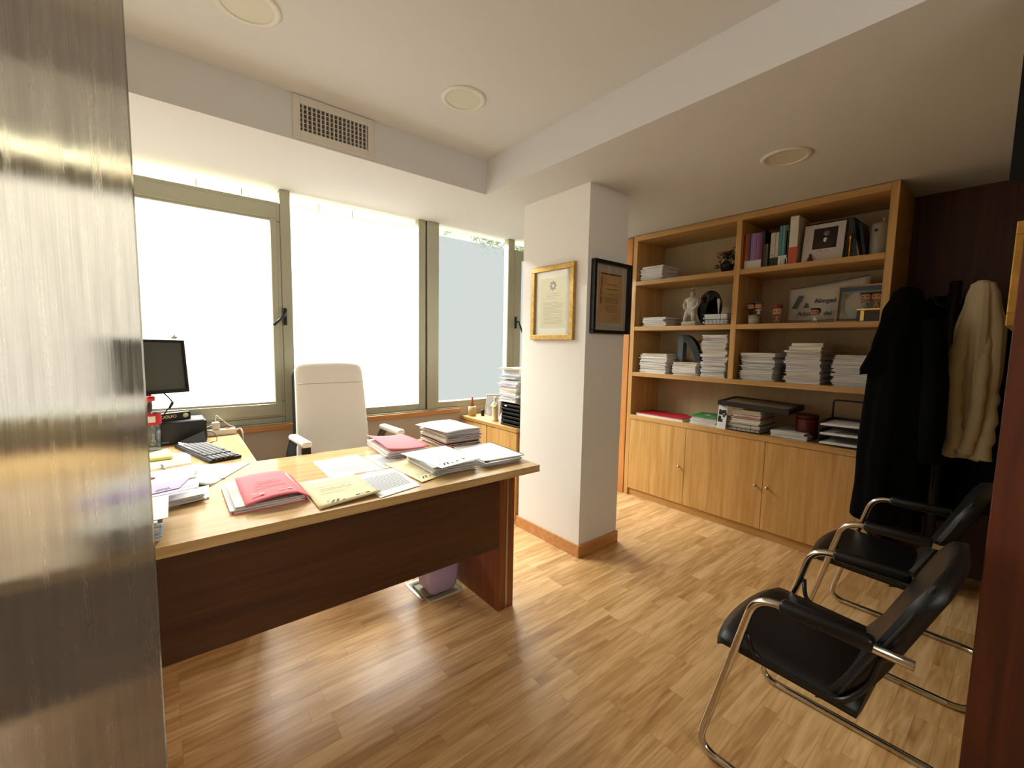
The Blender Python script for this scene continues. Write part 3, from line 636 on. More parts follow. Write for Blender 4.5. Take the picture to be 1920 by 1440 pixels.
bm = B(); tube(bm, [T @ Vector((0, .045, -.05)), Vector((-.02, .12, -.16)), Vector((-.02, .13, -.295))], .018); obj('stand_neck', bm, BLACKP, mo)
bm = B(); tube(bm, curve([T @ Vector((.06, .03, -.13)), Vector((.085, .06, -.20)), Vector((.06, .09, -.24)), Vector((.035, .13, -.29))], 5), .003, 6); obj('cable', bm, BLACKM, mo)
bm = B(); tube(bm, [Vector((.085, .055, -.195)), Vector((.07, .075, -.23))], .006, 8); obj('cable_ferrite', bm, BLACKM, mo)
bm = B(); tube(bm, [(0, 0, 0), (0, 0, .02)], .004, 8); sph(bm, (0, 0, .006), .011, sc=(1.3, .8, .7)); tag(obj('clip_camera', bm, SILVER, loc=(.06, 2.955, 1.247+.149)), 'tiny silver clip on top edge of the monitor', 'clip')
# water bottle
bt = thing('water_bottle', 'clear plastic water bottle with red cap and red label beside the glass', 'bottle', (-.052, 2.93, D))
bm = B(); lathe(bm, [(.001, .004), (.03, .0), (.038, .006), (.039, .03), (.036, .04), (.039, .055), (.037, .075), (.039, .09), (.039, .20), (.034, .225), (.02, .256), (.0135, .266), (.0135, .278)], 32); obj('bottle_body', bm, clear_glass('bottle_plastic', (.80, .86, .90, 1), .12), bt)
bm = B(); lathe(bm, [(.001, .007), (.035, .007), (.036, .11), (.001, .11)], 32); obj('water', bm, clear_glass('water_tint', (.78, .87, .93, 1), .06), bt)
bm = B(); lathe(bm, [(.0396, .145), (.0396, .20)], 32, cap=False); lb = obj('label', bm, mat('label_red', '#c21f2c', .4), bt)
bm = B(); lathe(bm, [(.0399, .158), (.0402, .19)], 32, cap=False)
vs2 = [v for v in bm.verts if not (-2.0 < math.atan2(v.co.y, v.co.x) < -1.15)]; bmesh.ops.delete(bm, geom=vs2, context='VERTS'); obj('label_emblem', bm, mat('label_white', '#d8d4da', .5), lb)
bm = B(); lathe(bm, [(.017, .268), (.018, .27), (.018, .288), (.015, .292), (.001, .292)], 24); obj('cap', bm, mat('cap_red', '#d01f28', .35), bt)
# power strip and plugs
ps = thing('power_strip', 'white power strip with plugs at the window end of the desk', 'power strip', (.275, 3.20, D), R(3))
bm = B(); box(bm, -.08, .075, -.025, .025, 0, .038, bev=.006); obj('strip_body', bm, mat('white_plastic', '#d8d2c4', .4), ps)
bm = B(); box(bm, .02, .045, -.012, .012, .0382, .043, bev=.002); obj('switch', bm, mat('switch_red', '#c94a3a', .4), ps)
bm = B(); tube(bm, curve([(.075, 0, .02), (.10, -.005, .03), (.108, -.03, -.005), (.106, -.035, -.06)], 6), .005, 8); obj('mains_cable', bm, MC['white_plastic'], ps)
pg = thing('phone_charger', 'white cube charger plugged into the power strip with thin cables', 'charger', (.245, 3.20, D+.039))
bm = B(); box(bm, -.02, .02, -.018, .018, 0, .045, bev=.005); obj('charger_body', bm, MC['white_plastic'], pg)
bm = B(); tube(bm, curve([(-.0, 0, .045), (.005, 0, .085), (.03, -.004, .06), (.07, 0, .02), (.10, 0, .005)], 6), .0025, 6); tube(bm, curve([(-.015, 0, .03), (-.05, -.01, .02), (-.065, -.01, .045), (-.085, 0, .05)], 6), .0025, 6); obj('cable', bm, MC['white_plastic'], pg)
bm = B(); tube(bm, curve([(.192, 3.12, D+.05), (.225, 3.08, D+.04), (.235, 3.03, D+.003), (.20, 2.98, D+.003), (.195, 2.94, D+.003)], 6), .0022, 6); tag(obj('thin_cable', bm, BLACKM), 'thin black cable looping from the computer over the desk', 'cable')

# ------------------------------------------------------------------ office chair (white)
oc = thing('office_chair', 'white leather high back office chair behind the desk', 'office chair', (.845, 2.78, 0), R(3))
def pad(bm, w0, w1, z0, z1, d, y0, lean, nx=8, nz=12, bulge=.03, round_=.05):
    F = {}; Bk = {}
    for i in range(nx+1):
        for j in range(nz+1):
            u, v = i/nx*2-1, j/nz; zz = z0+(z1-z0)*v; wd = (w0+(w1-w0)*v)/2
            edge = max(0, (v-.93)/.07); wd2 = wd*(1-.06*edge**2)
            th = d*(1-.75*max(0, abs(u)-.75)/.25*.8)*(1-.5*edge**2)
            y = y0+lean*v**1.6+bulge*u*u
            x = u*wd2; zc = zz-(.022*u**4*edge)
            F[i, j] = bm.verts.new((x, y-th/2, zc)); Bk[i, j] = bm.verts.new((x, y+th/2, zc))
    for i in range(nx):
        for j in range(nz):
            bm.faces.new((F[i, j], F[i+1, j], F[i+1, j+1], F[i, j+1])); bm.faces.new((Bk[i, j], Bk[i, j+1], Bk[i+1, j+1], Bk[i+1, j]))
    for i in range(nx):
        bm.faces.new((F[i, 0], Bk[i, 0], Bk[i+1, 0], F[i+1, 0])); bm.faces.new((F[i, nz], F[i+1, nz], Bk[i+1, nz], Bk[i, nz]))
    for j in range(nz):
        bm.faces.new((F[0, j], F[0, j+1], Bk[0, j+1], Bk[0, j])); bm.faces.new((F[nx, j], Bk[nx, j], Bk[nx, j+1], F[nx, j+1]))
bm = B(); pad(bm, .475, .425, .50, 1.275, .085, .05, .095, nz=18, bulge=-.02); subsurf(obj('backrest', bm, WLEATHER, oc))
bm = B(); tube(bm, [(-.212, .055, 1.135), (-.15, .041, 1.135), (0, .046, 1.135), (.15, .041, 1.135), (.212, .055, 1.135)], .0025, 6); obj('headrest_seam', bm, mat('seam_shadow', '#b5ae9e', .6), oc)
bm = B(); pad(bm, .482, .428, .50, 1.245, .02, .108, .085, bulge=-.02); subsurf(obj('back_shell', bm, BLACKP, oc))
bm = B(); box(bm, -.25, .25, -.46, .03, .42, .52, bev=.035, seg=4); obj('seat', bm, WLEATHER, oc, smooth=True)
for s in (-1, 1):
    x = s*.275
    bm = B(); box(bm, x-.026, x+.026, -.33, -.06, .825, .858, bev=.014, seg=4); obj('arm_pad', bm, mat('arm_pad_white', '#e6e2d6', .4), oc, smooth=True)
    bm = B(); P2 = [(x, -.30, .82), (x, -.315, .60), (x, -.25, .47), (x, -.12, .45), (x, .0, .50), (x, .02, .70), (x, -.08, .825)]
    pp = smooth_path(P2, .05, 4)
    for a, b_ in zip(pp, pp[1:]):
        dd = (b_-a); q = dd.orthogonal()
        v = []
        nrm = Vector((0, -dd.z, dd.y)).normalized()*.009
        for c_ in (a, b_): v += [bm.verts.new(c_+Vector((sx, 0, 0))+nrm*sg) for sx, sg in ((-.022, -1), (.022, -1), (.022, 1), (-.022, 1))]
        for k in range(4): bm.faces.new((v[k], v[(k+1) % 4], v[4+(k+1) % 4], v[4+k]))
        bm.faces.new(v[:4][::-1]); bm.faces.new(v[4:])
    obj('arm_frame', bm, mat('blue_black_plastic', '#0c0d14', .3), oc)
bm = B(); lathe(bm, [(.03, .10), (.03, .25), (.018, .26), (.018, .42)], 20, c=(0, -.2)); obj('gas_lift', bm, BLACKP, oc)
for k in range(5):
    a = 2*PI*k/5+.3; c_, s_ = math.cos(a), math.sin(a)
    bm = B(); tube(bm, [(0.02*c_, -.2+.02*s_, .11), (.16*c_, -.2+.16*s_, .095), (.29*c_, -.2+.29*s_, .07)], [.024, .02, .014]); lg = obj('leg', bm, CHROME, oc)
    bm = B(); tube(bm, [(.29*c_-.02*s_, -.2+.29*s_+.02*c_, .028), (.29*c_+.02*s_, -.2+.29*s_-.02*c_, .028)], .027, 14); obj('caster', bm, BLACKP, lg)

# ------------------------------------------------------------------ waste bin under the desk
wb = thing('waste_bin', 'square clear plastic waste bin with lilac bag under the desk', 'waste bin', (1.17, 2.075, 0), .0)
def frustum(bm, a0, a1, z0, z1, th=0):
    v0 = [bm.verts.new((sx*a0, sy*a0, z0)) for sx, sy in ((-1, -1), (1, -1), (1, 1), (-1, 1))]; v1 = [bm.verts.new((sx*a1, sy*a1, z1)) for sx, sy in ((-1, -1), (1, -1), (1, 1), (-1, 1))]
    for k in range(4): bm.faces.new((v0[k], v0[(k+1) % 4], v1[(k+1) % 4], v1[k]))
    return v0, v1
bm = B(); v0, v1 = frustum(bm, .10, .125, .004, .30); bm.faces.new(v0[::-1]); obj('bin_body', bm, clear_glass('bin_plastic', (.90, .90, .88, 1), .08), wb)
bm = B(); frustum(bm, .1035, .105, 0, .012); box(bm, -.1035, .1035, -.1035, .1035, 0, .003); obj('bin_base', bm, mat('bin_base_cream', '#c9bfa8', .5), wb)
bm = B(); n = 24; rings = []
rn = random.Random(4)
for z, a in ((.012, .07), (.03, .086), (.10, .094), (.19, .10), (.27, .108), (.32, .118)):
    rings.append([bm.verts.new((a*(1+.0)*max(-1, min(1, 1.3*math.cos(2*PI*k/n)))*(.92+.08*rn.random()), a*max(-1, min(1, 1.3*math.sin(2*PI*k/n)))*(.92+.08*rn.random()), z)) for k in range(n)])
for a, b_ in zip(rings, rings[1:]):
    for k in range(n): bm.faces.new((a[k], a[(k+1) % n], b_[(k+1) % n], b_[k])).smooth = True
bm.faces.new(rings[0][::-1]); obj('bin_bag', bm, mat('lilac_bag', '#cbb3da', .4, spec=.4), wb)
fb = thing('floor_socket', 'flush steel framed floor socket box beside the waste bin', 'floor socket', (1.115, 2.12, 0))
bm = B()
for a in ((-.075, .075, -.105, -.09), (-.075, .075, .09, .105), (-.075, -.06, -.09, .09), (.06, .075, -.09, .09)): box(bm, a[0], a[1], a[2], a[3], 0, .003, bev=.001)
obj('steel_rim', bm, SILVER, fb)
bm = B(); box(bm, -.06, .06, -.09, .09, 0, .0022); obj('lid', bm, mat('socket_lid', '#7d7a70', .5), fb)

# ------------------------------------------------------------------ framed certificates
def hatch(bm, x0, x1, z0, z1, n, rn, h=.0022, y=0):
    for k in range(n):
        z = z1-(z1-z0)*k/max(1, n-1); u = x0; ue = x1 if rn.random() < .8 else x0+(x1-x0)*rn.uniform(.4, .8)
        while u < ue:
            wd = rn.uniform(.006, .02); box(bm, u, min(ue, u+wd), y-.0004, y, z, z+h); u += wd+.003
def picture(name, label, loc, rz, W, H, fw_, fd, fm, cat='framed certificate', mat_w=.045, matc=None, docm=None, glass=True):
    t = thing(name, label, cat, loc, rz)     # local: x right, z up, -y toward viewer, origin centre at wall
    bm = B(); dep = fd
    for a in ((-W/2, W/2, H/2-fw_, H/2), (-W/2, W/2, -H/2, -H/2+fw_), (-W/2, -W/2+fw_, -H/2+fw_, H/2-fw_), (W/2-fw_, W/2, -H/2+fw_, H/2-fw_)): box(bm, a[0], a[1], -dep, -.001, a[2], a[3], bev=.003)
    obj('frame', bm, fm, t)
    bm = B(); box(bm, -W/2+fw_, W/2-fw_, -.006, -.002, -H/2+fw_, H/2-fw_); obj('mount', bm, matc, t)
    bm = B(); box(bm, -W/2+fw_+mat_w, W/2-fw_-mat_w, -.0075, -.0062, -H/2+fw_+mat_w, H/2-fw_-mat_w); dc = obj('document', bm, docm, t)
    if glass:
        bm = B(); box(bm, -W/2+fw_, W/2-fw_, -.011, -.0100, -H/2+fw_, H/2-fw_); obj('glass', bm, clear_glass('picture_glass', (.97, .97, .95, 1), .07), t)
    return t, dc
GOLD = mat('gilt', '#b08c48', .45, .5, var=.25, vs_=(60, 60, 60))
t, dc = picture('framed_certificate', 'gold framed certificate hanging on the left face of the pillar', (2.0895, 2.131, 1.685), -PI/2, .41, .50, .035, .026, GOLD, matc=mat('mount_white', '#dcd9cc', .7), docm=mat('parchment', '#cfc59a', .7))
rn = random.Random(2); bm = B(); hatch(bm, -.09, .09, -.14, -.0, 16, rn, y=-.0077); hatch(bm, -.06, .07, .03, .06, 3, rn, y=-.0077); obj('printed_lines', bm, mat('cert_ink', '#7c7a68', .8), dc)
bm = B(); lathe(bm, [(.016, 0), (.026, 0), (.026, .0004), (.016, .0004)], 20, cap=False)
for k in range(8): box(bm, -.003, .003, .010, .036, 0, .0004, M=Matrix.Rotation(k*PI/4, 4, 'Z'))
obj('crest', bm, mat('crest_grey', '#6f7480', .8), dc, loc=(.0, -.0079, .115), rot=(PI/2, 0, 0))
t, dc = picture('framed_certificate', 'black framed certificate with red lettering on the front face of the pillar', (2.312, 1.834, 1.713), 0, .385, .465, .022, .035, BLACKP, matc=mat('mount_grey', '#b9ab9c', .7), docm=mat('cert_tan', '#b99566', .7), mat_w=.05)
rn = random.Random(9); bm = B(); hatch(bm, -.06, .085, -.03, .0, 5, rn, y=-.0077); hatch(bm, -.05, .08, -.09, -.05, 5, rn, y=-.0077); hatch(bm, -.045, .07, .08, .085, 1, rn, .004, y=-.0077); hatch(bm, -.05, .07, .05, .055, 1, rn, .004, y=-.0077); hatch(bm, -.03, .05, .02, .025, 1, rn, .003, y=-.0077); obj('printed_lines', bm, mat('cert_dark', '#5d442c', .8), dc)
bm = B(); box(bm, -.10, .11, -.0081, -.0076, .148, .157); obj('top_bar', bm, mat('cert_dark', '#5d442c', .8), dc)
text_mesh('lettering', 'CERTIFICADO', .027, RINK, dc, Matrix.Translation((-.085, -.0079, -.04)) @ Matrix.Rotation(PI/2, 4, 'X') @ Matrix.Rotation(PI/2, 4, 'Z'), bold=.0005)
# gilt frame on rear wall (seen edge on)
t, dc = picture('framed_picture', 'gilt picture frame seen edge on at the right edge, above the coats', (2.62, .051, 1.675), PI, .60, .36, .045, .042, mat('gilt_edge', '#c99a4a', .45, .3, var=.2, vs_=(20, 20, 20)), cat='picture frame', matc=MC['mount_white'], docm=MC['parchment'])

# ------------------------------------------------------------------ visitor chairs
def visitor_chair(name, label, loc):
    t = thing(name, label, 'chair', loc, 0, 'black cantilever visitor chairs')   # local origin floor centre, facing +y
    hw = .262
    path = []
    for s, seq in ((-1, 1), (1, -1)):
        q = [(s*hw, -.31, .628), (s*hw, -.10, .632), (s*hw, .055, .636), (s*hw, .205, .03), (s*hw, .20, .014), (s*hw, -.385, .014)]
        path += q if seq == 1 else q[::-1]
    # one continuous bent tube, arm to arm round the floor
    L_ = smooth_path(path[:3]+[(-hw, .21, .014), (-hw, -.385, .014), (hw, -.385, .014), (hw, .21, .014)]+[path[-3], path[-2], path[-1]], .075, 8)
    bm = B(); tube(bm, L_, .0125, 14); obj('tube_frame', bm, CHROME, t)
    for s in (-1, 1):
        bm = B(); box(bm, s*hw-.021, s*hw+.021, -.232, -.012, .617, .657, bev=.012, seg=3); obj('arm_pad', bm, BLACKP, t, smooth=True)
        bm = B(); tube(bm, smooth_path([(s*hw, .075, .50), (s*.240, .06, .425), (s*.235, -.17, .415), (s*.225, -.225, .50), (s*.235, -.245, .60), (s*hw, -.285, .628)], .04, 5), .008, 8); obj('seat_rail', bm, BLACKP, t)
    bm = B(); nx, ny = 10, 12; g = {}
    for i in range(nx+1):
        for j in range(ny+1):
            u, v = i/nx*2-1, j/ny; y = .205-.41*v; wd = .247-.015*v; zt = .452+.012*math.sin(v*PI*.5)-.03*v-.018*max(0, (.12-v)/.12)**2-.006*(1-u*u)
            x = u*wd*(1-.05*max(0, (.15-v)/.15)**2); yy = y-(.03*u*u if v < .2 else 0)*(1-v/.2)
            g[i, j] = bm.verts.new((x, yy, zt-.014*abs(u)**6)); g[i, j, 1] = bm.verts.new((x, yy-.0, zt-.052+.012*abs(u)**4))
    for i in range(nx):
        for j in range(ny):
            bm.faces.new((g[i, j], g[i, j+1], g[i+1, j+1], g[i+1, j])); bm.faces.new((g[i, j, 1], g[i+1, j, 1], g[i+1, j+1, 1], g[i, j+1, 1]))
    for i in range(nx): bm.faces.new((g[i, 0], g[i+1, 0], g[i+1, 0, 1], g[i, 0, 1])); bm.faces.new((g[i, ny], g[i, ny, 1], g[i+1, ny, 1], g[i+1, ny]))
    for j in range(ny): bm.faces.new((g[0, j], g[0, j, 1], g[0, j+1, 1], g[0, j+1])); bm.faces.new((g[nx, j], g[nx, j+1], g[nx, j+1, 1], g[nx, j, 1]))
    obj('seat', bm, LEATHER, t, smooth=True)
    bm = B(); g = {}; nz = 12
    for i in range(nx+1):
        for j in range(nz+1):
            u, v = i/nx*2-1, j/nz; z = .385+.455*v; wd = .222+.018*math.sin(v*PI*.6); e = max(0, (v-.85)/.15); wd *= 1-.16*e*e; e2 = max(0, (.25-v)/.25)
            y = -.145-.193*v+.02*u*u+.02*e2; th = (.062-.012*v)*(1-.45*e*e)*(1-.55*e2*e2)
            g[i, j] = bm.verts.new((u*wd, y, z-.02*e*u**4)); g[i, j, 1] = bm.verts.new((u*wd*.97, y-th, z-.02*e*u**4+.006))
    for i in range(nx):
        for j in range(nz):
            bm.faces.new((g[i, j], g[i, j+1], g[i+1, j+1], g[i+1, j])); bm.faces.new((g[i, j, 1], g[i+1, j, 1], g[i+1, j+1, 1], g[i, j+1, 1]))
    for i in range(nx): bm.faces.new((g[i, 0], g[i+1, 0], g[i+1, 0, 1], g[i, 0, 1])); bm.faces.new((g[i, nz], g[i, nz, 1], g[i+1, nz, 1], g[i+1, nz]))
    for j in range(nz): bm.faces.new((g[0, j], g[0, j, 1], g[0, j+1, 1], g[0, j+1])); bm.faces.new((g[nx, j], g[nx, j+1], g[nx, j+1, 1], g[nx, j, 1]))
    obj('backrest', bm, LEATHER, t, smooth=True)
    bm = B(); tube(bm, curve([(-.226, -.16, .43), (-.242, -.232, .60), (-.242, -.285, .72), (-.21, -.325, .825)], 6), .0035, 6); obj('piping', bm, mat('piping_grey', '#1d1e1b', .5), t)
    return t
c1 = visitor_chair('visitor_chair', 'black leather cantilever chair with chrome tube frame nearest the camera at lower right', (1.665, .445, 0))
copy_thing(c1, (2.62, .445, 0), 0, 'black leather cantilever chair with chrome frame farther back, below the hanging coats')

# ------------------------------------------------------------------ coat stand with garments
cs_ = thing('coat_stand', 'black coat stand pole loaded with coats beside the bookcase', 'coat stand', (3.50, .340, 0))
bm = B(); tube(bm, [(0, 0, .02), (0, 0, 1.80)], .026, 16); obj('pole', bm, BLACKP, cs_)
bm = B(); lathe(bm, [(.12, 0), (.12, .012), (.05, .03), (.028, .04)], 32); obj('base', bm, BLACKP, cs_)
for a in (.4, 2.0, 3.6, 5.2):
    bm = B(); tube(bm, curve([(.02*math.cos(a), .02*math.sin(a), 1.66), (.07*math.cos(a), .07*math.sin(a), 1.67), (.10*math.cos(a), .10*math.sin(a), 1.73)], 4), .007, 8); obj('hook', bm, BLACKP, cs_)
def garment(name, label, cat, m, levels, folds=7, amp=.1, seed=1, n=64, closed_bottom=True, group=None, parent=None, lab=True):
    """lofted hanging cloth; levels: (z, cx, cy, hx, hy)"""
    bm = B(); rings = []; rn = random.Random(seed); ph = rn.uniform(0, 6)
    L2 = []
    for a, b_ in zip(levels, levels[1:]):
        for k in range(5): t = k/5; t2 = t*t*(3-2*t); L2.append([a[q]*(1-t2)+b_[q]*t2 if q else a[q]*(1-t)+b_[q]*t for q in range(5)])
    L2.append(list(levels[-1])); z1, z0 = levels[0][0], levels[-1][0]
    for (z, cx, cy, hx, hy) in L2:
        d = (z1-z)/(z1-z0); ring = []
        for k in range(n):
            a = 2*PI*k/n; f = 1+amp*min(1, .25+d*1.3)*(math.sin(folds*a+ph+d*1.2+.6*math.sin(3*a))+.45*math.sin(2.3*folds*a+1+d*2))
            f += .10*(noise.noise(Vector((math.cos(a)*1.5+seed, math.sin(a)*1.5, z*3)))) 
            ring.append(bm.verts.new((cx+hx*f*math.cos(a), cy+hy*f*math.sin(a), z+.012*math.sin(3*a+seed)*d)))
        rings.append(ring)
    for a, b_ in zip(rings, rings[1:]):
        for k in range(n): bm.faces.new((a[k], a[(k+1) % n], b_[(k+1) % n], b_[k])).smooth = True
    bm.faces.new(rings[0][::-1]); bm.faces.new(rings[-1])
    o = obj(name, bm, m, parent)
    if lab: tag(o, label, cat, group)
    return o
DCOAT = mat('black_wool', '#08080a', .95, spec=.1, bump=.1, bscale=400)
BEIGE = mat('beige_cloth', '#cbb999', .9, spec=.1, bump=.1, bscale=500)
NAVY = mat('navy_cloth', '#0b1020', .9, spec=.15)
k = garment('overcoat', 'long black overcoat hanging in front of the bookcase side', 'coat', DCOAT,
        [(1.762, 3.29, .512, .02, .03), (1.73, 3.28, .508, .05, .065), (1.62, 3.275, .508, .07, .105), (1.4, 3.27, .522, .085, .125), (1.0, 3.265, .512, .09, .145), (.6, 3.26, .512, .095, .148), (.40, 3.26, .512, .095, .152)], 6, .07, 3)
bm = B(); v = [bm.verts.new(p) for p in ((3.21, .48, 1.69), (3.20, .56, 1.59), (3.185, .672, 1.30), (3.17, .667, 1.26), (3.18, .575, 1.275), (3.19, .48, 1.32))]; v2 = [bm.verts.new(q.co+Vector((.05, 0, 0))) for q in v]
bm.faces.new(v); bm.faces.new(v2[::-1])
for i in range(6): bm.faces.new((v[i], v[(i+1) % 6], v2[(i+1) % 6], v2[i]))
o = obj('lapel', bm, DCOAT, k)
bm = B(); tube(bm, curve([(3.24, .385, 1.57), (3.21, .355, 1.3), (3.22, .345, 1.0), (3.23, .35, .80)], 5), [.05]*6+[.055]*6+[.05]*4, 16); obj('sleeve', bm, DCOAT, k, smooth=True)
bj = garment('jacket', 'beige jacket with loose folds hanging on the right of the coat stand', 'jacket', BEIGE,
        [(1.785, 3.42, .232, .02, .02), (1.765, 3.42, .228, .04, .045), (1.70, 3.42, .224, .055, .06), (1.52, 3.42, .222, .075, .085), (1.30, 3.42, .215, .08, .082), (1.10, 3.42, .212, .075, .070), (.96, 3.42, .215, .070, .062), (.86, 3.41, .235, .06, .07), (.83, 3.41, .235, .055, .07)], 7, .17, 5)
bm = B(); tube(bm, curve([(3.40, .27, 1.55), (3.36, .292, 1.35), (3.35, .285, 1.10), (3.36, .27, .93), (3.37, .30, .84)], 6), [.03, .036, .04]*8+[.045], 16); obj('sleeve', bm, BEIGE, bj, smooth=True)
bm = B(); tube(bm, curve([(3.39, .2, 1.5), (3.345, .195, 1.25), (3.35, .20, 1.02), (3.355, .225, .86)], 6), [.026, .03, .032]*6+[.038], 16); obj('front_panel', bm, BEIGE, bj, smooth=True)
bm = B(); tube(bm, curve([(3.40, .16, 1.2), (3.39, .155, 1.0), (3.38, .165, .83)], 6), [.03, .036, .04]*4+[.045], 14); obj('cuff', bm, BEIGE, bj, smooth=True)
garment('navy_coat', 'dark navy coat hanging behind the beige jacket at right', 'coat', NAVY,
        [(1.64, 3.61, .165, .02, .03), (1.55, 3.61, .155, .05, .07), (1.2, 3.61, .155, .06, .08), (.85, 3.61, .155, .07, .085), (.5, 3.61, .155, .07, .09)], 5, .08, 8)
garment('black_coat', 'black coat hanging behind pole between overcoat and beige jacket', 'coat', DCOAT,
        [(1.735, 3.66, .40, .02, .06), (1.68, 3.66, .41, .04, .12), (1.5, 3.66, .405, .06, .155), (1.1, 3.66, .405, .075, .165), (.8, 3.66, .405, .08, .17), (.4, 3.66, .405, .08, .175)], 5, .08, 12)

# ------------------------------------------------------------------ shelf contents
S1, S2, S3, WT = 1.99, 1.583, 1.166, .768
G = 'files on the bookcase shelves'
wht = [PAPER, PAPER, CREAM, PAPER]
def sst(where, y0, y1, z0, z1, n, cov, seed, x0=3.42, x1=3.70, jit=.008, **kw):
    stack(where, x0, x1, y0, y1, z0+.0005, z1, n, cov, where[:1].upper()+where[1:], seed=seed, jit=jit, **kw)
sst('low stack at the left end of the top shelf', 2.14, 2.375, S1, 2.115, 5, [PAPER], 31)
sst('low stack at the left end of the second shelf', 2.09, 2.335, S2, 1.665, 5, [PAPER, PAPER, CREAM], 32)
sst('stack at the left end of the third shelf', 2.06, 2.345, S3, 1.34, 8, wht, 33)
sst('small stack in front of the grey arch', 1.79, 2.02, S3, 1.275, 5, [PAPER, CREAM, PAPER], 34)
sst('tallest stack left of the bookcase divider', 1.555, 1.768, S3, 1.505, 17, [PAPER, CREAM, BLUEC, PAPER, DRED, PAPER, LILAC, PAPER, PAPER, CREAM, PAPER], 35)
sst('left stack right of the divider on the third shelf', 1.205, 1.452, S3, 1.37, 14, [PAPER, PAPER, BLUEC], 36)
sst('middle stack on the right third shelf', .925, 1.155, S3, 1.395, 14, [PAPER, PAPER, LILAC, CREAM], 37)
sst('pair of thick files on the middle stack', .92, 1.13, 1.396, 1.447, 2, [CREAM], 38, irregular=False)
sst('right stack by the coats on the third shelf', .65, .872, S3, 1.37, 15, [PAPER, BLUEC, PAPER, PAPER], 39)
# worktop items
sheet('red_folder', 'flat red card folder with cream pages at left on the bookcase worktop', [(3.42, 2.35), (3.42, 1.885), (3.70, 1.885), (3.70, 2.35)], WT+.022, REDC, .004, cat='folder')
sheet('cream_pages', 'cream page bundle under the flat red folder', [(3.425, 2.35), (3.425, 1.89), (3.70, 1.89), (3.70, 2.35)], WT, PAGES, .0215, cat='papers')
sst('white stack under the green cover', 1.60, 1.835, WT, .83, 4, [PAPER], 41)
gf = sheet('green_folder', 'green folder with a pale bird emblem on top of the white stack', [(3.42, 1.84), (3.42, 1.60), (3.71, 1.62), (3.71, 1.86)], .832, GREENC, .004, cat='folder', marks=[('emblem', PAPER, [(.35, .6, .42, .47), (.4, .5, .47, .6)]), ('emblem_grey', mat('emblem_grey', '#7c86a0', .7), [(.5, .72, .36, .42)])])
def wire_basket(name, label, x0, x1, y0, y1, z0, h, m):
    t = thing(name, label, 'basket', ((x0+x1)/2, (y0+y1)/2, z0)); hx, hy = (x1-x0)/2, (y1-y0)/2
    bm = B()
    for z in (.003, h*.5, h): tube(bm, smooth_path([(-hx, -hy, z), (hx, -hy, z), (hx, hy, z), (-hx, hy, z), (-hx, -hy, z)], .01, 2), .002, 6)
    obj('wire_rings', bm, m, t)
    bm = B()
    for i in range(8):
        y = -hy+2*hy*i/7; tube(bm, [(-hx, y, h*.5), (-hx, y, .003), (hx, y, .003), (hx, y, h*.5)], .0018, 6)
    for y in (-hy, -hy*.45, hy*.75, hy): tube(bm, [(-hx, y, h*.4), (-hx, y, h)], .0018, 6)
    obj('wire_bars', bm, m, t); return t
WIRE = mat('dark_wire', '#2c2f3a', .4, .3)
wire_basket('wire_tray', 'wire letter tray full of white paper right of the stone figure', 3.405, 3.70, 1.552, 1.768, S2, .085, WIRE)
sst('papers inside the wire tray of the second shelf', 1.562, 1.758, S2+.006, 1.672, 7, [PAPER], 51, x0=3.42)
wire_basket('wire_tray', 'wire letter tray heaped with coloured folders on the worktop', 3.405, 3.72, 1.27, 1.505, WT, .06, WIRE)
sst('papers in the wire tray on the worktop', 1.275, 1.50, WT+.006, .935, 9, [PAPER, PAPER, CREAM, PAPER, CREAM, DRED, REDC, PAPER, CREAM], 52, x0=3.42)
# photo leaning on the tray
t = thing('photo_print', 'black and white group photo leaning between green folder and wire tray', 'photo', (3.40, 1.555, WT), rot=(0, R(8), 0))
bm = B(); box(bm, 0, .002, -.035, .035, 0, .19); obj('photo_border', bm, PAPER, t)
bm = B(); rn = random.Random(6)
for i in range(14): 
    y, z = rn.uniform(-.025, .03), rn.uniform(.03, .165); box(bm, -.0006, -.0001, y-.009, y+.009, z-.012, z+.012)
obj('photo_dark_shapes', bm, mat('photo_dark', '#2b2824', .6), t)
# box frame lying on the tray
bf = thing('box_frame', 'large black framed picture lying flat on the wire tray papers', 'picture frame', (3.53, 1.335, .955), rot=(R(2), R(-3), 0))
bm = B()
for a in ((-.14, .17, -.25, -.225), (-.14, .17, .225, .25), (-.14, -.115, -.225, .225), (.145, .17, -.225, .225)): box(bm, a[0], a[1], a[2], a[3], 0, .036, bev=.002)
obj('frame', bm, mat('frame_charcoal', '#1e1d1c', .5), bf)
bm = B(); box(bm, -.115, .145, -.225, .225, .01, .030); obj('picture_face', bm, mat('picture_tan', '#8f7f66', .5), bf)
# yellow clothespin-like clip
bm = B(); box(bm, -.008, .008, -.03, .03, 0, .012, bev=.003); box(bm, -.01, .01, -.035, -.02, 0, .016, bev=.003); tag(obj('wooden_clip', bm, CREAM, loc=(3.415, 1.43, .9415), rot=(0, 0, .2)), 'small cream ornament lying on the folders under the black frame', 'ornament')
sst('low white stack in front of the red cylinder', .975, 1.21, WT, .815, 4, [PAPER], 55)
# red cylindrical box
rc = thing('red_canister', 'dark red round canister lying behind the low white stack', 'canister', (3.585, 1.03, WT))
bm = B(); lathe(bm, [(.001, 0), (.066, 0), (.070, .01), (.070, .135), (.066, .145), (.001, .145)], 32); obj('canister_body', bm, mat('deep_red', '#5a140c', .35), rc)
bm = B(); lathe(bm, [(.001, .146), (.072, .146), (.072, .165), (.066, .172), (.001, .172)], 32); obj('lid', bm, mat('deep_red_lid', '#4a120c', .35), rc)
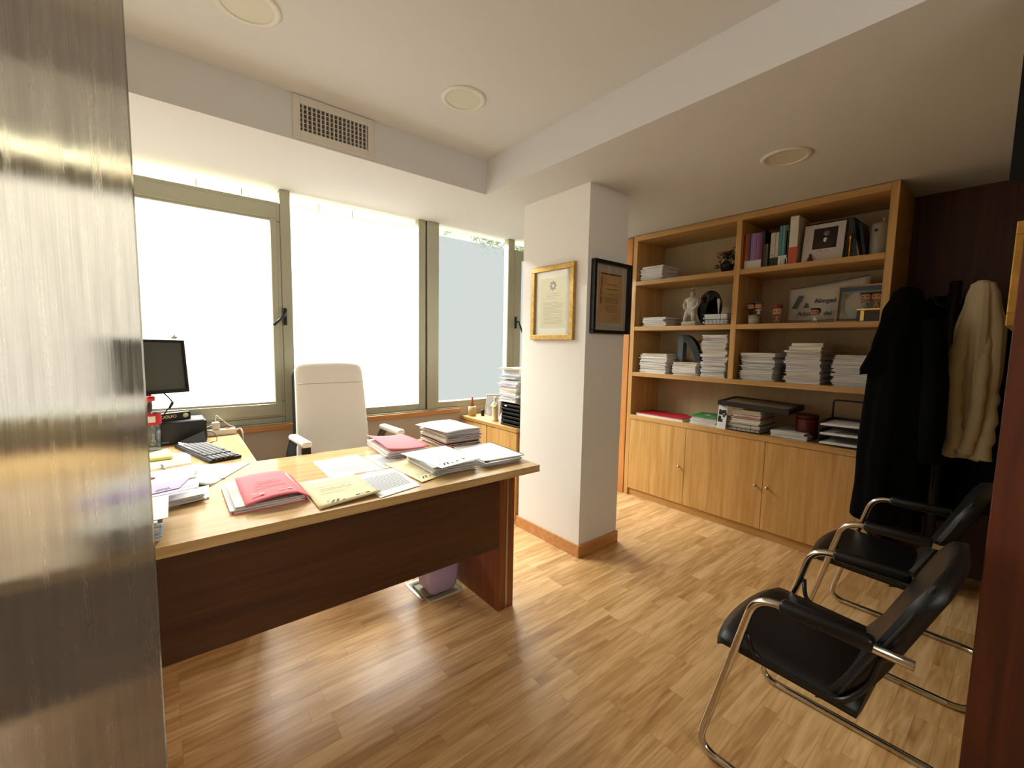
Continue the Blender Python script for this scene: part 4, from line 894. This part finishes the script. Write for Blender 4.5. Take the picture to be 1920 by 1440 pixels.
# triple letter tray
lt = thing('letter_tray', 'black three tier letter tray with white paper at right end of worktop', 'letter tray', (3.56, .785, WT))
for k in range(3):
    z = .002+k*.062
    bm = B(); box(bm, -.15, .15, -.13, .125, z, z+.006, bev=.002)
    box(bm, -.148, .15, -.13, -.124, z, z+.035, bev=.002); box(bm, -.148, .15, .119, .125, z, z+.035, bev=.002); box(bm, .144, .15, -.13, .125, z, z+.035, bev=.002)
    obj('tray', bm, BLACKP, lt)
bm = B()
tube(bm, smooth_path([(.10, .115, 0.0), (.10, .115, .285), (.10, -.12, .285), (.10, -.12, .0)], .02, 4), .006, 8); obj('support_frame', bm, BLACKP, lt)
for k in range(3):
    z = WT+.0095+k*.062
    sheet('tray_papers', ['white papers in the lowest tier of the black letter tray', 'white papers in the middle tier of the black letter tray', 'white papers in the top tier of the black letter tray'][k], [(3.405, .90), (3.40, .67), (3.69, .67), (3.69, .90)], z, PAPER, .012, cat='papers', warp=lambda u, v: .006*(1-v)*u)
# plant (red flowering)
pl = thing('potted_plant', 'small dark leaved plant with red flowers on the top shelf by the divider', 'plant', (3.50, 1.63, S1))
bm = B(); lathe(bm, [(.035, 0), (.05, .06), (.052, .065), (.045, .062)], 20); obj('pot', bm, mat('dark_pot', '#1a1512', .5), pl)
bm = B(); rn = random.Random(12)
for i in range(230):
    a = rn.uniform(0, 6.3); rad = rn.uniform(0, .075); z = rn.uniform(.03, .17); s = .016
    p = Vector((rad*math.cos(a), rad*math.sin(a)+(-.03*(z-.1)/.1), z)); u = Vector((rn.uniform(-1, 1), rn.uniform(-1, 1), rn.uniform(-1, 1))).normalized(); q = u.orthogonal().normalized()
    v = [bm.verts.new(p+k_) for k_ in (u*s, q*s*.5, -u*s, -q*s*.5)]; bm.faces.new(v)
obj('foliage', bm, mat('dark_leaf', '#16241a', .5), pl)['kind'] = 'stuff'
for (x, y, z) in ((-.03, .055, .155), (-.05, .045, .13), (-.03, .0, .158), (-.03, -.01, .150), (-.02, -.06, .185)):
    bm = B()
    for k in range(6):
        a = k*PI/3; v = [bm.verts.new(q) for q in ((0, 0, 0), (.012*math.cos(a-.4), .012*math.sin(a-.4), .006), (.019*math.cos(a), .019*math.sin(a), .003), (.012*math.cos(a+.4), .012*math.sin(a+.4), .006))]; bm.faces.new(v)
    obj('flower', bm, mat('petal_red', '#c02a20', .5), pl, loc=(x, y, z), rot=(0, -.6, 0))
# books
def book(label, y0, y1, h, m, depth=.17, x=3.425, z=S1, m2=None, split=.25, group='books on the top right shelf', tilt=0, topw=True):
    t = thing('book', label, 'book', (x, (y0+y1)/2, z), rot=(tilt, 0, 0), group=group); w2 = (y1-y0)/2-.0004
    bm = B()
    box(bm, 0, .003, -w2, w2, 0 if not m2 else h*split, h, bev=.0008, seg=1); box(bm, .003, depth, -w2, -w2+.0018, 0, h); box(bm, .003, depth, w2-.0018, w2, 0, h)
    obj('cover', bm, m, t)
    if m2:
        bm = B(); box(bm, -.0002, .003, -w2, w2, 0, h*split-.0003, bev=.0008, seg=1); obj('spine_band', bm, m2, t)
    bm = B(); box(bm, .0035, depth-.004, -w2+.002, w2-.002, .002, h-.004); obj('page_block', bm, PAPER, t)
    return t
bcols = [('#6b2f1c', 'dark brown'), ('#b0552c', 'orange'), ('#a84f28', 'rust orange'), ('#36435f', 'navy blue'), ('#8f78ad', 'lilac'), ('#9a82b6', 'pale violet'), ('#85699f', 'violet'), ('#a05d8c', 'mauve'), ('#8a4f7d', 'plum'), ('#7a3b66', 'purple')]
y = 1.481
for i, (cc, nm) in enumerate(bcols):
    wd = .0125; book('%s spined book with white band in the left row, top right shelf' % nm, y-wd, y, .255, mat('spine_%d' % i, cc, .5), m2=(PAPER if i > 0 else None), split=.24); y -= wd+.0004
book('black book ending the violet row on the top right shelf', y-.018, y, .265, mat('spine_black', '#0c0b0b', .5)); y = 1.335
book('short olive booklet left of white heart book', 1.326, 1.338, .165, mat('spine_olive', '#4d4426', .6)); book('short grey green booklet next to olive booklet', 1.311, 1.324, .165, mat('spine_grg', '#5b5640', .6))
wbk = book('white spined book with small red heart on the top right shelf', 1.265, 1.296, .235, mat('spine_white', '#b9b0a2', .6), m2=mat('spine_dgreen', '#16321f', .6), split=.26)
bm = B(); v = [bm.verts.new((-.0012, yy*.007, .075+zz*.008)) for yy, zz in ((0, -1), (.9, .2), (.5, .9), (0, .4), (-.5, .9), (-.9, .2))]; bm.faces.new(v); obj('heart', bm, mat('heart_red', '#b04540', .6), wbk)
book('second white spined book beside the heart book', 1.243, 1.2635, .235, MC['spine_white'], m2=MC['spine_dgreen'], split=.26)
for i, yy in enumerate((1.241, 1.2225, 1.204)): book(['first teal book with white bands', 'second teal book with white bands', 'slim grey teal book with white bands'][i]+' on the top right shelf', yy-.0175, yy, .275, mat('spine_teal%d' % i, ['#4f7e88', '#5b8790', '#57645f'][i], .5), m2=PAPER, split=.25)
book('slim dark green book left of the tall white book', 1.182, 1.1985, .235, mat('spine_dg2', '#24452f', .5), m2=PAPER, split=.2)
book('tall thick white book with orange lower third on the top right shelf', 1.125, 1.178, .325, mat('spine_white2', '#cfc7b8', .5), m2=mat('spine_orange', '#c0512c', .5), split=.36, depth=.2)
# leaning portrait photo
pp = thing('portrait_photo', 'dark portrait on white mount leaning on the top right shelf', 'framed photo', (3.44, .985, S1), rot=(0, R(9), 0))
rm_ = Matrix.Rotation(R(-7), 4, 'X')
bm = B(); box(bm, .003, .012, -.125, .105, 0, .265, M=Matrix.Translation((0, 0, 0))); obj('backing', bm, BLACKP, pp)
bm = B(); box(bm, 0, .003, -.115, .115, 0.002, .255); obj('white_mount', bm, mat('mount_lilac', '#c9bfb9', .6), pp)
bm = B(); box(bm, -.001, 0, -.075, .06, .085, .225); obj('dark_print', bm, mat('print_dark', '#1c1210', .5), pp)
bm = B(); lathe(bm, [(.001, 0), (.018, 0), (.018, .0006), (.001, .0006)], 20); obj('pale_face', bm, mat('print_skin', '#7d6658', .6), pp, loc=(-.0015, -.015, .187), rot=(0, -PI/2, 0))
bm = B(); v = [bm.verts.new((-.0016, yy, zz)) for yy, zz in ((-.055, .088), (-.05, .13), (-.02, .155), (.005, .155), (.035, .13), (.045, .088))]; bm.faces.new(v); obj('dark_coat_shape', bm, mat('print_coat', '#33241e', .6), pp)
bm = B(); v = [bm.verts.new((-.002, yy, zz)) for yy, zz in ((-.012, .125), (-.02, .155), (-.005, .158), (.002, .14))]; bm.faces.new(v); obj('white_collar', bm, PAPER, pp)
bm = B(); tube(bm, curve([(-.0012, .03, .065), (-.0012, .01, .075), (-.0012, -.005, .058), (-.0012, -.02, .072), (-.0012, -.035, .064)], 5), .0008, 5); obj('signature', bm, DINK, pp)
tag(garment('red_figurine', '', '', mat('figurine_red', '#5c1712', .5), [(S1+.055, 3.43, 1.045, .004, .004), (S1+.045, 3.43, 1.045, .008, .008), (S1+.035, 3.43, 1.045, .005, .006), (S1+.02, 3.43, 1.045, .010, .014), (S1+.002, 3.43, 1.045, .012, .018)], 3, .04, 2, lab=False), 'tiny dark red figurine at the foot of the portrait photo', 'figurine')
# binders right
for lab_, y0, y1, h, tl, mm in (('dark green folder leaning toward the grey tin', .785, .81, .25, -.14, mat('teal_black', '#0f2a26', .4)), ('pale grey booklet leaning between two dark folders', .765, .773, .19, -.22, mat('pale_grey_card', '#8f8a7a', .6)), ('black spiral bound notebook leaning on the grey tin', .745, .76, .21, -.16, BLACKP)):
    bm = B(); box(bm, 0, .16, -(y1-y0)/2, (y1-y0)/2, 0, h, bev=.002); tag(obj('folder', bm, mm, loc=(3.43, (y0+y1)/2+(.012 if tl < -.2 else 0), S1+.003), rot=(tl*-1*-1, 0, 0)), lab_, 'folder')
bm = B(); lathe(bm, [(.012, 0), (.006, .008), (.0045, .05), (.007, .06), (.0045, .07), (.005, .115), (.009, .125), (.004, .14)], 16); tag(obj('gold_candlestick', bm, mat('brass', '#b98a34', .3, .9), loc=(3.415, .826, S1)), 'slim gold ornament standing before the dark green folder', 'ornament')
gt = thing('grey_tin', 'grey beige rounded tin with a dark eyelet at right end of the top shelf', 'tin', (3.49, .697, S1))
bm = B(); lathe(bm, [(.001, 0), (.046, 0), (.048, .006), (.047, .18), (.042, .196), (.001, .2)], 32); obj('tin_body', bm, mat('tin_grey', '#8f877a', .4), gt)
bm = B(); lathe(bm, [(.004, 0), (.009, 0), (.009, .003), (.004, .003)], 16); obj('eyelet', bm, BLACKP, gt, loc=(-.044, .012, .15), rot=(0, -PI/2, 0))
bm = B(); box(bm, -.03, -.018, -.025, -.012, .201, .222, bev=.003); obj('spout', bm, mat('tin_grey', '#8f877a', .4), gt)
# second shelf left: statue, disc, pen
st = thing('stone_statue', 'grey stone kneeling warrior statuette on the second shelf', 'statuette', (3.47, 1.885, S2), 0)
def skin(name, pts, edges, rad, m, parent, lv=2, root=0):
    me = bpy.data.meshes.new(name); me.from_pydata(pts, edges, []); me.materials.append(m)
    o = bpy.data.objects.new(name, me); C.objects.link(o); o.parent = parent
    o.modifiers.new('k', 'SKIN'); 
    for i, r_ in enumerate(rad): me.skin_vertices[0].data[i].radius = (r_, r_)
    me.skin_vertices[0].data[root].use_root = True
    s = o.modifiers.new('s', 'SUBSURF'); s.levels = lv; s.render_levels = lv
    o.modifiers['k'].use_smooth_shade = True
    return o
STONE = mat('grey_stone', '#a59d8c', .85, var=.2, vs_=(40, 40, 40), bump=.5, bscale=120)
skin('body', [(0, 0, .13), (0, 0, .175), (0, 0, .215), (0, 0, .24), (0, 0, .262), (0, 0, .290), (0, .05, .215), (-.02, .062, .165), (-.045, .03, .135), (0, -.05, .215), (-.02, -.062, .165), (-.045, -.025, .125), (-.02, .03, .10), (-.035, .04, .05), (-.01, .045, .03), (-.02, -.03, .10), (-.04, -.035, .06), (-.02, -.035, .03)],
     [(0, 1), (1, 2), (2, 3), (3, 4), (4, 5), (2, 6), (6, 7), (7, 8), (2, 9), (9, 10), (10, 11), (0, 12), (12, 13), (13, 14), (0, 15), (15, 16), (16, 17)],
     [.036, .036, .034, .014, .024, .02, .018, .014, .012, .018, .014, .012, .024, .018, .014, .024, .018, .014], STONE, st)
bm = B(); box(bm, -.055, .05, -.065, .065, 0, .035, bev=.012, seg=3); obj('stone_base', bm, STONE, st, smooth=True)
bm = B(); lathe(bm, [(.001, .30), (.014, .298), (.012, .312), (.001, .318)], 12); obj('top_knot', bm, STONE, st)
dp = thing('display_dish', 'glossy black oval dish standing behind the stone statuette', 'dish', (3.60, 1.805, S2), rot=(0, R(8), R(10)))
bm = B(); lathe(bm, [(.001, -.012), (.09, -.012), (.112, -.002), (.118, .01), (.11, .012), (.088, -.004), (.001, -.004)], 48); ob = obj('dish_plate', bm, mat('black_lacquer', '#020203', .06), dp, loc=(0, 0, .152), rot=(0, -PI/2, 0)); ob.scale = (1.28, .85, 1)
bm = B(); box(bm, -.02, .06, -.05, .05, 0, .01, bev=.002); obj('dish_stand', bm, BLACKP, dp)
bm = B(); tube(bm, [(0, 0, 0), (0, .002, .06), (0, .006, .12)], [.003, .007, .011], 12); tag(obj('quill', bm, PAPER, loc=(3.50, 1.675, 1.674)), 'white feather shaped stick standing in the papers of the second shelf tray', 'pen')
ar = thing('grey_arch', 'dark grey arch shaped bookend on the third shelf', 'bookend', (3.56, 1.945, S3))
bm = B(); box(bm, -.03, .03, .035, .085, 0, .345, bev=.003); obj('upright', bm, mat('slate_grey', '#4d5357', .6), ar)
pts = [(0, .075*math.cos(a)*-1+.0, 0) for a in (0,)]
bm = B(); n = 14; prev = None
for k in range(n+1):
    a = PI/2*k/n; yo, zo = .04-.17*math.sin(a), .0+.345*math.cos(a)**.8; yi, zi = .035-.125*math.sin(a), .0+.28*math.cos(a)
    q = [bm.verts.new((-.03, yo, zo)), bm.verts.new((.03, yo, zo)), bm.verts.new((.03, yi, zi)), bm.verts.new((-.03, yi, zi))]
    if prev:
        for i in range(4): bm.faces.new((prev[i], prev[(i+1) % 4], q[(i+1) % 4], q[i]))
    else: bm.faces.new(q)
    prev = q
bm.faces.new(prev[::-1]); obj('arched_side', bm, mat('arch_black', '#0a0a0b', .5), ar)
bm = B(); box(bm, 0, .004, -.05, .05, 0, .30, bev=.001); tag(obj('orange_card', bm, mat('orange_card', '#c07a2a', .6, var=.3, vs_=(20, 40, 30)), loc=(3.66, 1.87, S3)), 'orange patterned card standing behind the grey arch', 'card')
# right second shelf: canvas bag, cup, figurines, framed picture
bg = thing('canvas_bag', 'off white canvas bag with grey logo and lettering on the second shelf', 'bag', (3.66, 1.0, S2))
bm = B(); n = 14; g = {}
for i in range(n+1):
    for j in range(9):
        u, v = i/n, j/8; y = .225-.47*u; z = .005+(.255+.055*u)*v-.0; z += .012*math.sin(u*9)*v*.4
        bl = .03*math.sin(PI*u)**.6*math.sin(PI*min(1, v*1.02))**.5 if 0 < u < 1 else 0
        g[i, j] = bm.verts.new((-bl-.004, y, z)); g[i, j, 1] = bm.verts.new((bl*.8+.004, y, z))
for i in range(n):
    for j in range(8): bm.faces.new((g[i, j], g[i+1, j], g[i+1, j+1], g[i, j+1])); bm.faces.new((g[i, j, 1], g[i, j+1, 1], g[i+1, j+1, 1], g[i+1, j, 1]))
for i in range(n): bm.faces.new((g[i, 0], g[i, 0, 1], g[i+1, 0, 1], g[i+1, 0])); bm.faces.new((g[i, 8], g[i+1, 8], g[i+1, 8, 1], g[i, 8, 1]))
for j in range(8): bm.faces.new((g[0, j], g[0, j+1], g[0, j+1, 1], g[0, j, 1])); bm.faces.new((g[n, j], g[n, j, 1], g[n, j+1, 1], g[n, j+1]))
CANV = mat('canvas', '#cfcabc', .9, bump=.3, bscale=300); obj('bag_body', bm, CANV, bg, smooth=True)
bm = B(); tube(bm, [(-.012, .22, .262), (-.014, .1, .272), (-.014, -.1, .297), (-.012, -.24, .315)], .0035, 6); tube(bm, [(-.012, .22, .03), (-.034, 0, .028), (-.012, -.24, .03)], .002, 6); obj('zip', bm, mat('zip_grey', '#6f737a', .6), bg)
TX = mat('logo_blue_grey', '#4d5b6a', .7)
MR = Matrix(((0, 0, -1, 0), (-1, 0, 0, 0), (0, 1, 0, 0), (0, 0, 0, 1)))   # text facing -x, reading toward -y, up z
def tx(body, y, z, size, x=-.041): return text_mesh('lettering', body, size, TX, bg, Matrix.Translation((x, y, z)) @ MR, bold=.0006)
tx('Abogados', .055, .150, .042, -.040); tx('Adolfo', .155, .062, .042, -.040); tx('del', -.005, .062, .042, -.040)
bm = B()
v = [bm.verts.new((-.040, y, z)) for y, z in ((.195, .115), (.165, .115), (.125, .205), (.155, .205))]; bm.faces.new(v); obj('logo_bar', bm, TX, bg)
bm = B()
v = [bm.verts.new((-.040, y, z)) for y, z in ((.123, .118), (.085, .118), (.104, .155))]; bm.faces.new(v)
obj('logo_triangle', bm, TX, bg)
fr = thing('framed_picture', 'wood framed blue and gold painted portrait at right end of the second shelf', 'framed picture', (3.50, .775, S2), rot=(0, R(6), 0))
bm = B()
for a in ((-.122, .122, 0, .012), (-.122, .122, .232, .244), (-.122, -.11, .012, .232), (.11, .122, .012, .232)): box(bm, 0, .015, a[0], a[1], a[2], a[3], bev=.001)
obj('frame', bm, OAK, fr)
bm = B(); box(bm, .005, .01, -.11, .11, .012, .232); obj('picture_field', bm, mat('blue_gold_paint', '#8b8062', .6, var=.5, vs_=(14, 14, 14)), fr)
bm = B(); box(bm, .0035, .0049, -.11, .11, .205, .232); box(bm, .0035, .0049, .098, .11, .012, .205); box(bm, .0035, .0049, -.11, .11, .012, .024); obj('blue_border', bm, mat('border_blue', '#3f5670', .6), fr)
bm = B(); v = [bm.verts.new((.0042, .02+.055*math.cos(a), .11+.085*math.sin(a))) for a in [k*PI/10 for k in range(20)]]; bm.faces.new(v); obj('grey_head_shape', bm, mat('pale_blue_grey', '#9fa6a4', .6), fr)
bm = B(); v = [bm.verts.new((.0036, .02+.028*math.cos(a), .125+.042*math.sin(a))) for a in [k*PI/10 for k in range(20)]]; bm.faces.new(v); obj('face_shape', bm, mat('pale_tan', '#b3a488', .6), fr)
cp = thing('white_cup', 'white cup with silver rim at left of the right second shelf', 'cup', (3.455, 1.385, S2))
bm = B(); lathe(bm, [(.001, 0), (.036, 0), (.040, .06), (.036, .058), (.033, .006), (.001, .006)], 32, cap=False); obj('cup_body', bm, mat('cup_white', '#b5a894', .5), cp)
bm = B(); lathe(bm, [(.041, .058), (.042, .067), (.038, .067), (.038, .058)], 32, cap=False); obj('silver_rim', bm, SILVER, cp)
def figurine(label, loc, rz, cloth, hair=None, s=1.0, crown=False, hat=False):
    t = thing('vinyl_figurine', label, 'figurine', loc, rz, 'big headed figurines on the second shelf'); t.scale = (s, s, s)
    skin('body', [(0, 0, .030), (0, 0, .045), (0, .012, .046), (-.006, .022, .036), (0, -.012, .046), (-.006, -.022, .036), (0, .008, .018), (0, .010, .004), (0, -.008, .018), (0, -.010, .004)],
         [(0, 1), (1, 2), (2, 3), (1, 4), (4, 5), (0, 6), (6, 7), (0, 8), (8, 9)], [.009, .009, .005, .0045, .005, .0045, .006, .006, .006, .006], cloth, t)
    bm = B(); box(bm, -.021, .021, -.027, .027, .054, .096, bev=.013, seg=4); obj('head', bm, mat('figurine_skin', '#a8795c', .5), t, smooth=True)
    if hair:
        bm = B(); box(bm, -.019, .0225, -.0285, .0285, .080, .100, bev=.009, seg=4); box(bm, -.005, .0225, -.0285, .0285, .066, .09, bev=.006, seg=3); obj('hair', bm, hair, t, smooth=True)
    if crown:
        bm = B(); lathe(bm, [(.024, .096), (.027, .112), (.022, .116), (.001, .118)], 12); obj('crown', bm, mat('crown_red', '#7d2a20', .5), t)
    if hat:
        bm = B(); box(bm, -.03, .02, -.027, .027, .094, .104, bev=.005, seg=3); box(bm, -.018, .02, -.024, .024, .10, .112, bev=.006, seg=3); obj('cap', bm, mat('cap_grey', '#4a4a4c', .6), t, smooth=True)
    for sy in (-1, 1):
        bm = B(); sph(bm, (-.0212, sy*.011, .074), .0042, seg=10, sc=(.5, 1, 1)); obj('eye', bm, BLACKP, t)
    return t
HB = mat('hair_black', '#0d0a0a', .4); WC = mat('cloth_white', '#c9c2b6', .6); BKC = mat('cloth_black', '#100e0d', .6)
figurine('big headed figurine in black standing in the white cup at left', (3.455, 1.409, S2+.066), 0, BKC, HB, .9)
figurine('big headed figurine in grey cap in the white cup at right', (3.455, 1.356, S2+.066), .1, WC, None, .9, hat=True)
figurine('big headed figurine with a red crown right of the white cup', (3.43, 1.217, S2), 0, mat('cloth_redwhite', '#8a5a4a', .6), None, 1.15, crown=True)
figurine('white suited big headed figurine in front of the canvas bag', (3.415, .984, S2), 0, WC, HB, .95)
bx = thing('gift_box', 'glossy dark box with gold band under two figurines by the bookcase side', 'box', (3.45, .702, S2))
bm = B(); box(bm, -.045, .045, -.055, .058, 0, .068, bev=.003); obj('box_body', bm, mat('maroon_gloss', '#2c0d12', .2), bx)
bm = B(); box(bm, -.0465, -.0452, .02, .038, .004, .066); box(bm, -.0465, -.0452, -.052, .055, .069, .078); box(bm, -.045, .045, -.055, .058, .0685, .078); obj('gold_band', bm, mat('gold_foil', '#d8b56a', .25, .8), bx)
figurine('dark haired big headed figurine on the glossy box, left one', (3.44, .727, S2+.079), 0, mat('cloth_grey', '#8c857a', .6), HB, 1.0)
figurine('dark haired big headed figurine on the glossy box, right one', (3.45, .674, S2+.079), 0, mat('cloth_yellow', '#9a7a4a', .6), HB, 1.0)
wg = thing('wine_glass', 'slim clear glass standing behind the crowned figurine', 'glass', (3.52, 1.262, S2))
bm = B(); lathe(bm, [(.022, 0), (.003, .004), (.003, .06), (.016, .075), (.020, .12), (.016, .15)], 24, cap=False); obj('glass_body', bm, clear_glass('goblet', (.8, .8, .76, 1), .2), wg)

# ------------------------------------------------------------------ things on the low cabinet
LT = .757
pn = thing('pen_pot', 'light wooden pen pot on the low cabinet with brown cone in it', 'pen pot', (2.14, 3.18, LT))
bm = B(); lathe(bm, [(.001, 0), (.034, 0), (.035, .082), (.031, .084), (.030, .01), (.001, .01)], 28, cap=False); obj('pot_body', bm, mat('pale_wood', '#b49f70', .6), pn)
bm = B(); lathe(bm, [(.020, 0), (.012, .04), (.008, .072), (.008, .082), (.001, .083)], 20); tag(obj('brown_cone', bm, mat('terracotta', '#9a4f33', .6), loc=(2.14, 3.18, LT+.085)), 'brown cone shaped stopper standing on the wooden pen pot', 'cone')
bm = B(); lathe(bm, [(.001, 0), (.016, 0), (.016, .055), (.001, .056)], 20); tag(obj('black_jar', bm, BLACKP, loc=(2.22, 3.13, LT)), 'small black jar between the pen pot and the photo frame', 'jar')
ph = thing('framed_photo', 'silver framed photograph leaning behind the ornaments on the low cabinet', 'photo frame', (2.27, 3.06, LT), rot=(R(-6), R(10), 0))
bm = B()
for a in ((-.11, .11, 0, .012), (-.11, .11, .188, .20), (-.11, -.098, .012, .188), (.098, .11, .012, .188)): box(bm, 0, .012, a[0], a[1], a[2], a[3], bev=.001)
obj('frame', bm, mat('frame_silver', '#a9a496', .4, .5), ph)
bm = B(); box(bm, .003, .009, -.098, .098, .012, .188); obj('photograph', bm, mat('photo_tones', '#857f7a', .5, var=.4, vs_=(16, 16, 16)), ph)
sa = thing('ivory_statuette', 'tall ivory standing statuette on the low cabinet beside dark books', 'statuette', (2.155, 2.86, LT))
IV = mat('ivory', '#c9bb92', .55, bump=.3, bscale=150)
bm = B(); lathe(bm, [(.032, 0), (.034, .006), (.026, .02), (.024, .07), (.027, .11), (.024, .15), (.016, .162), (.008, .168), (.013, .178), (.014, .19), (.009, .204), (.001, .208)], 20); obj('robed_body', bm, IV, sa)
for s in (-1, 1):
    bm = B(); tube(bm, curve([(0, s*.022, .155), (-.014, s*.03, .13), (-.026, s*.012, .118)], 5), .007, 8); obj('arm', bm, IV, sa)
bm = B(); box(bm, -.004, .004, .028, .034, .006, .17, bev=.001); obj('blue_ribbon', bm, mat('ribbon_blue', '#4a93b8', .6), sa)
for i, (cc, nm) in enumerate((('#6b1c1f', 'dark red'), ('#7d2a26', 'brick red'), ('#8a5a3a', 'brown'), ('#3a1c1c', 'maroon'))):
    book('%s spined book standing on the low cabinet beside the black trays' % nm, 2.826-i*.018, 2.8435-i*.018, .17, mat('cabspine_%d' % i, cc, .5), depth=.13, x=2.23, z=LT, group='books on the low cabinet')
bm = B(); lathe(bm, [(.001, 0), (.028, 0), (.030, .004), (.001, .006)], 28); o = obj('pink_shell', bm, mat('pink_shell', '#dcc3d6', .5), loc=(2.115, 2.715, LT+.0385), rot=(0, -PI/2+.15, .3)); o.scale = (1.3, .8, 1); tag(o, 'pale pink oval dish propped against the black letter trays', 'dish')
# stack of black trays with paper pile
bt_ = thing('drawer_trays', 'stack of black letter trays on the low cabinet against the pillar', 'letter tray', (2.24, 2.60, LT))
for k in range(6):
    z = k*.031
    bm = B(); box(bm, -.14, .15, -.125, .105, z+.001, z+.006, bev=.002); box(bm, -.142, -.13, -.125, .105, z+.001, z+.018, bev=.003)
    box(bm, -.135, .15, -.125, -.119, z+.006, z+.0305); box(bm, -.135, .15, .099, .105, z+.006, z+.0305); obj('tray', bm, BLACKP, bt_)
bm = B(); box(bm, -.135, .15, -.125, .105, .1875, .192, bev=.001); obj('top_board', bm, OAK, bt_)
bm = B(); box(bm, -.1432, -.1421, .03, .06, .155, .165); obj('white_tag', bm, PAPER, bt_)
stack('untidy pile on the black trays by the pillar', 2.10, 2.36, 2.49, 2.71, LT+.193, 1.215, 13, [PAPER, BLUEC, PAPER, PAPER, CREAM, PAPER, LILAC, PAPER], 'untidy paper pile on the black trays', jit=.03, seed=77)
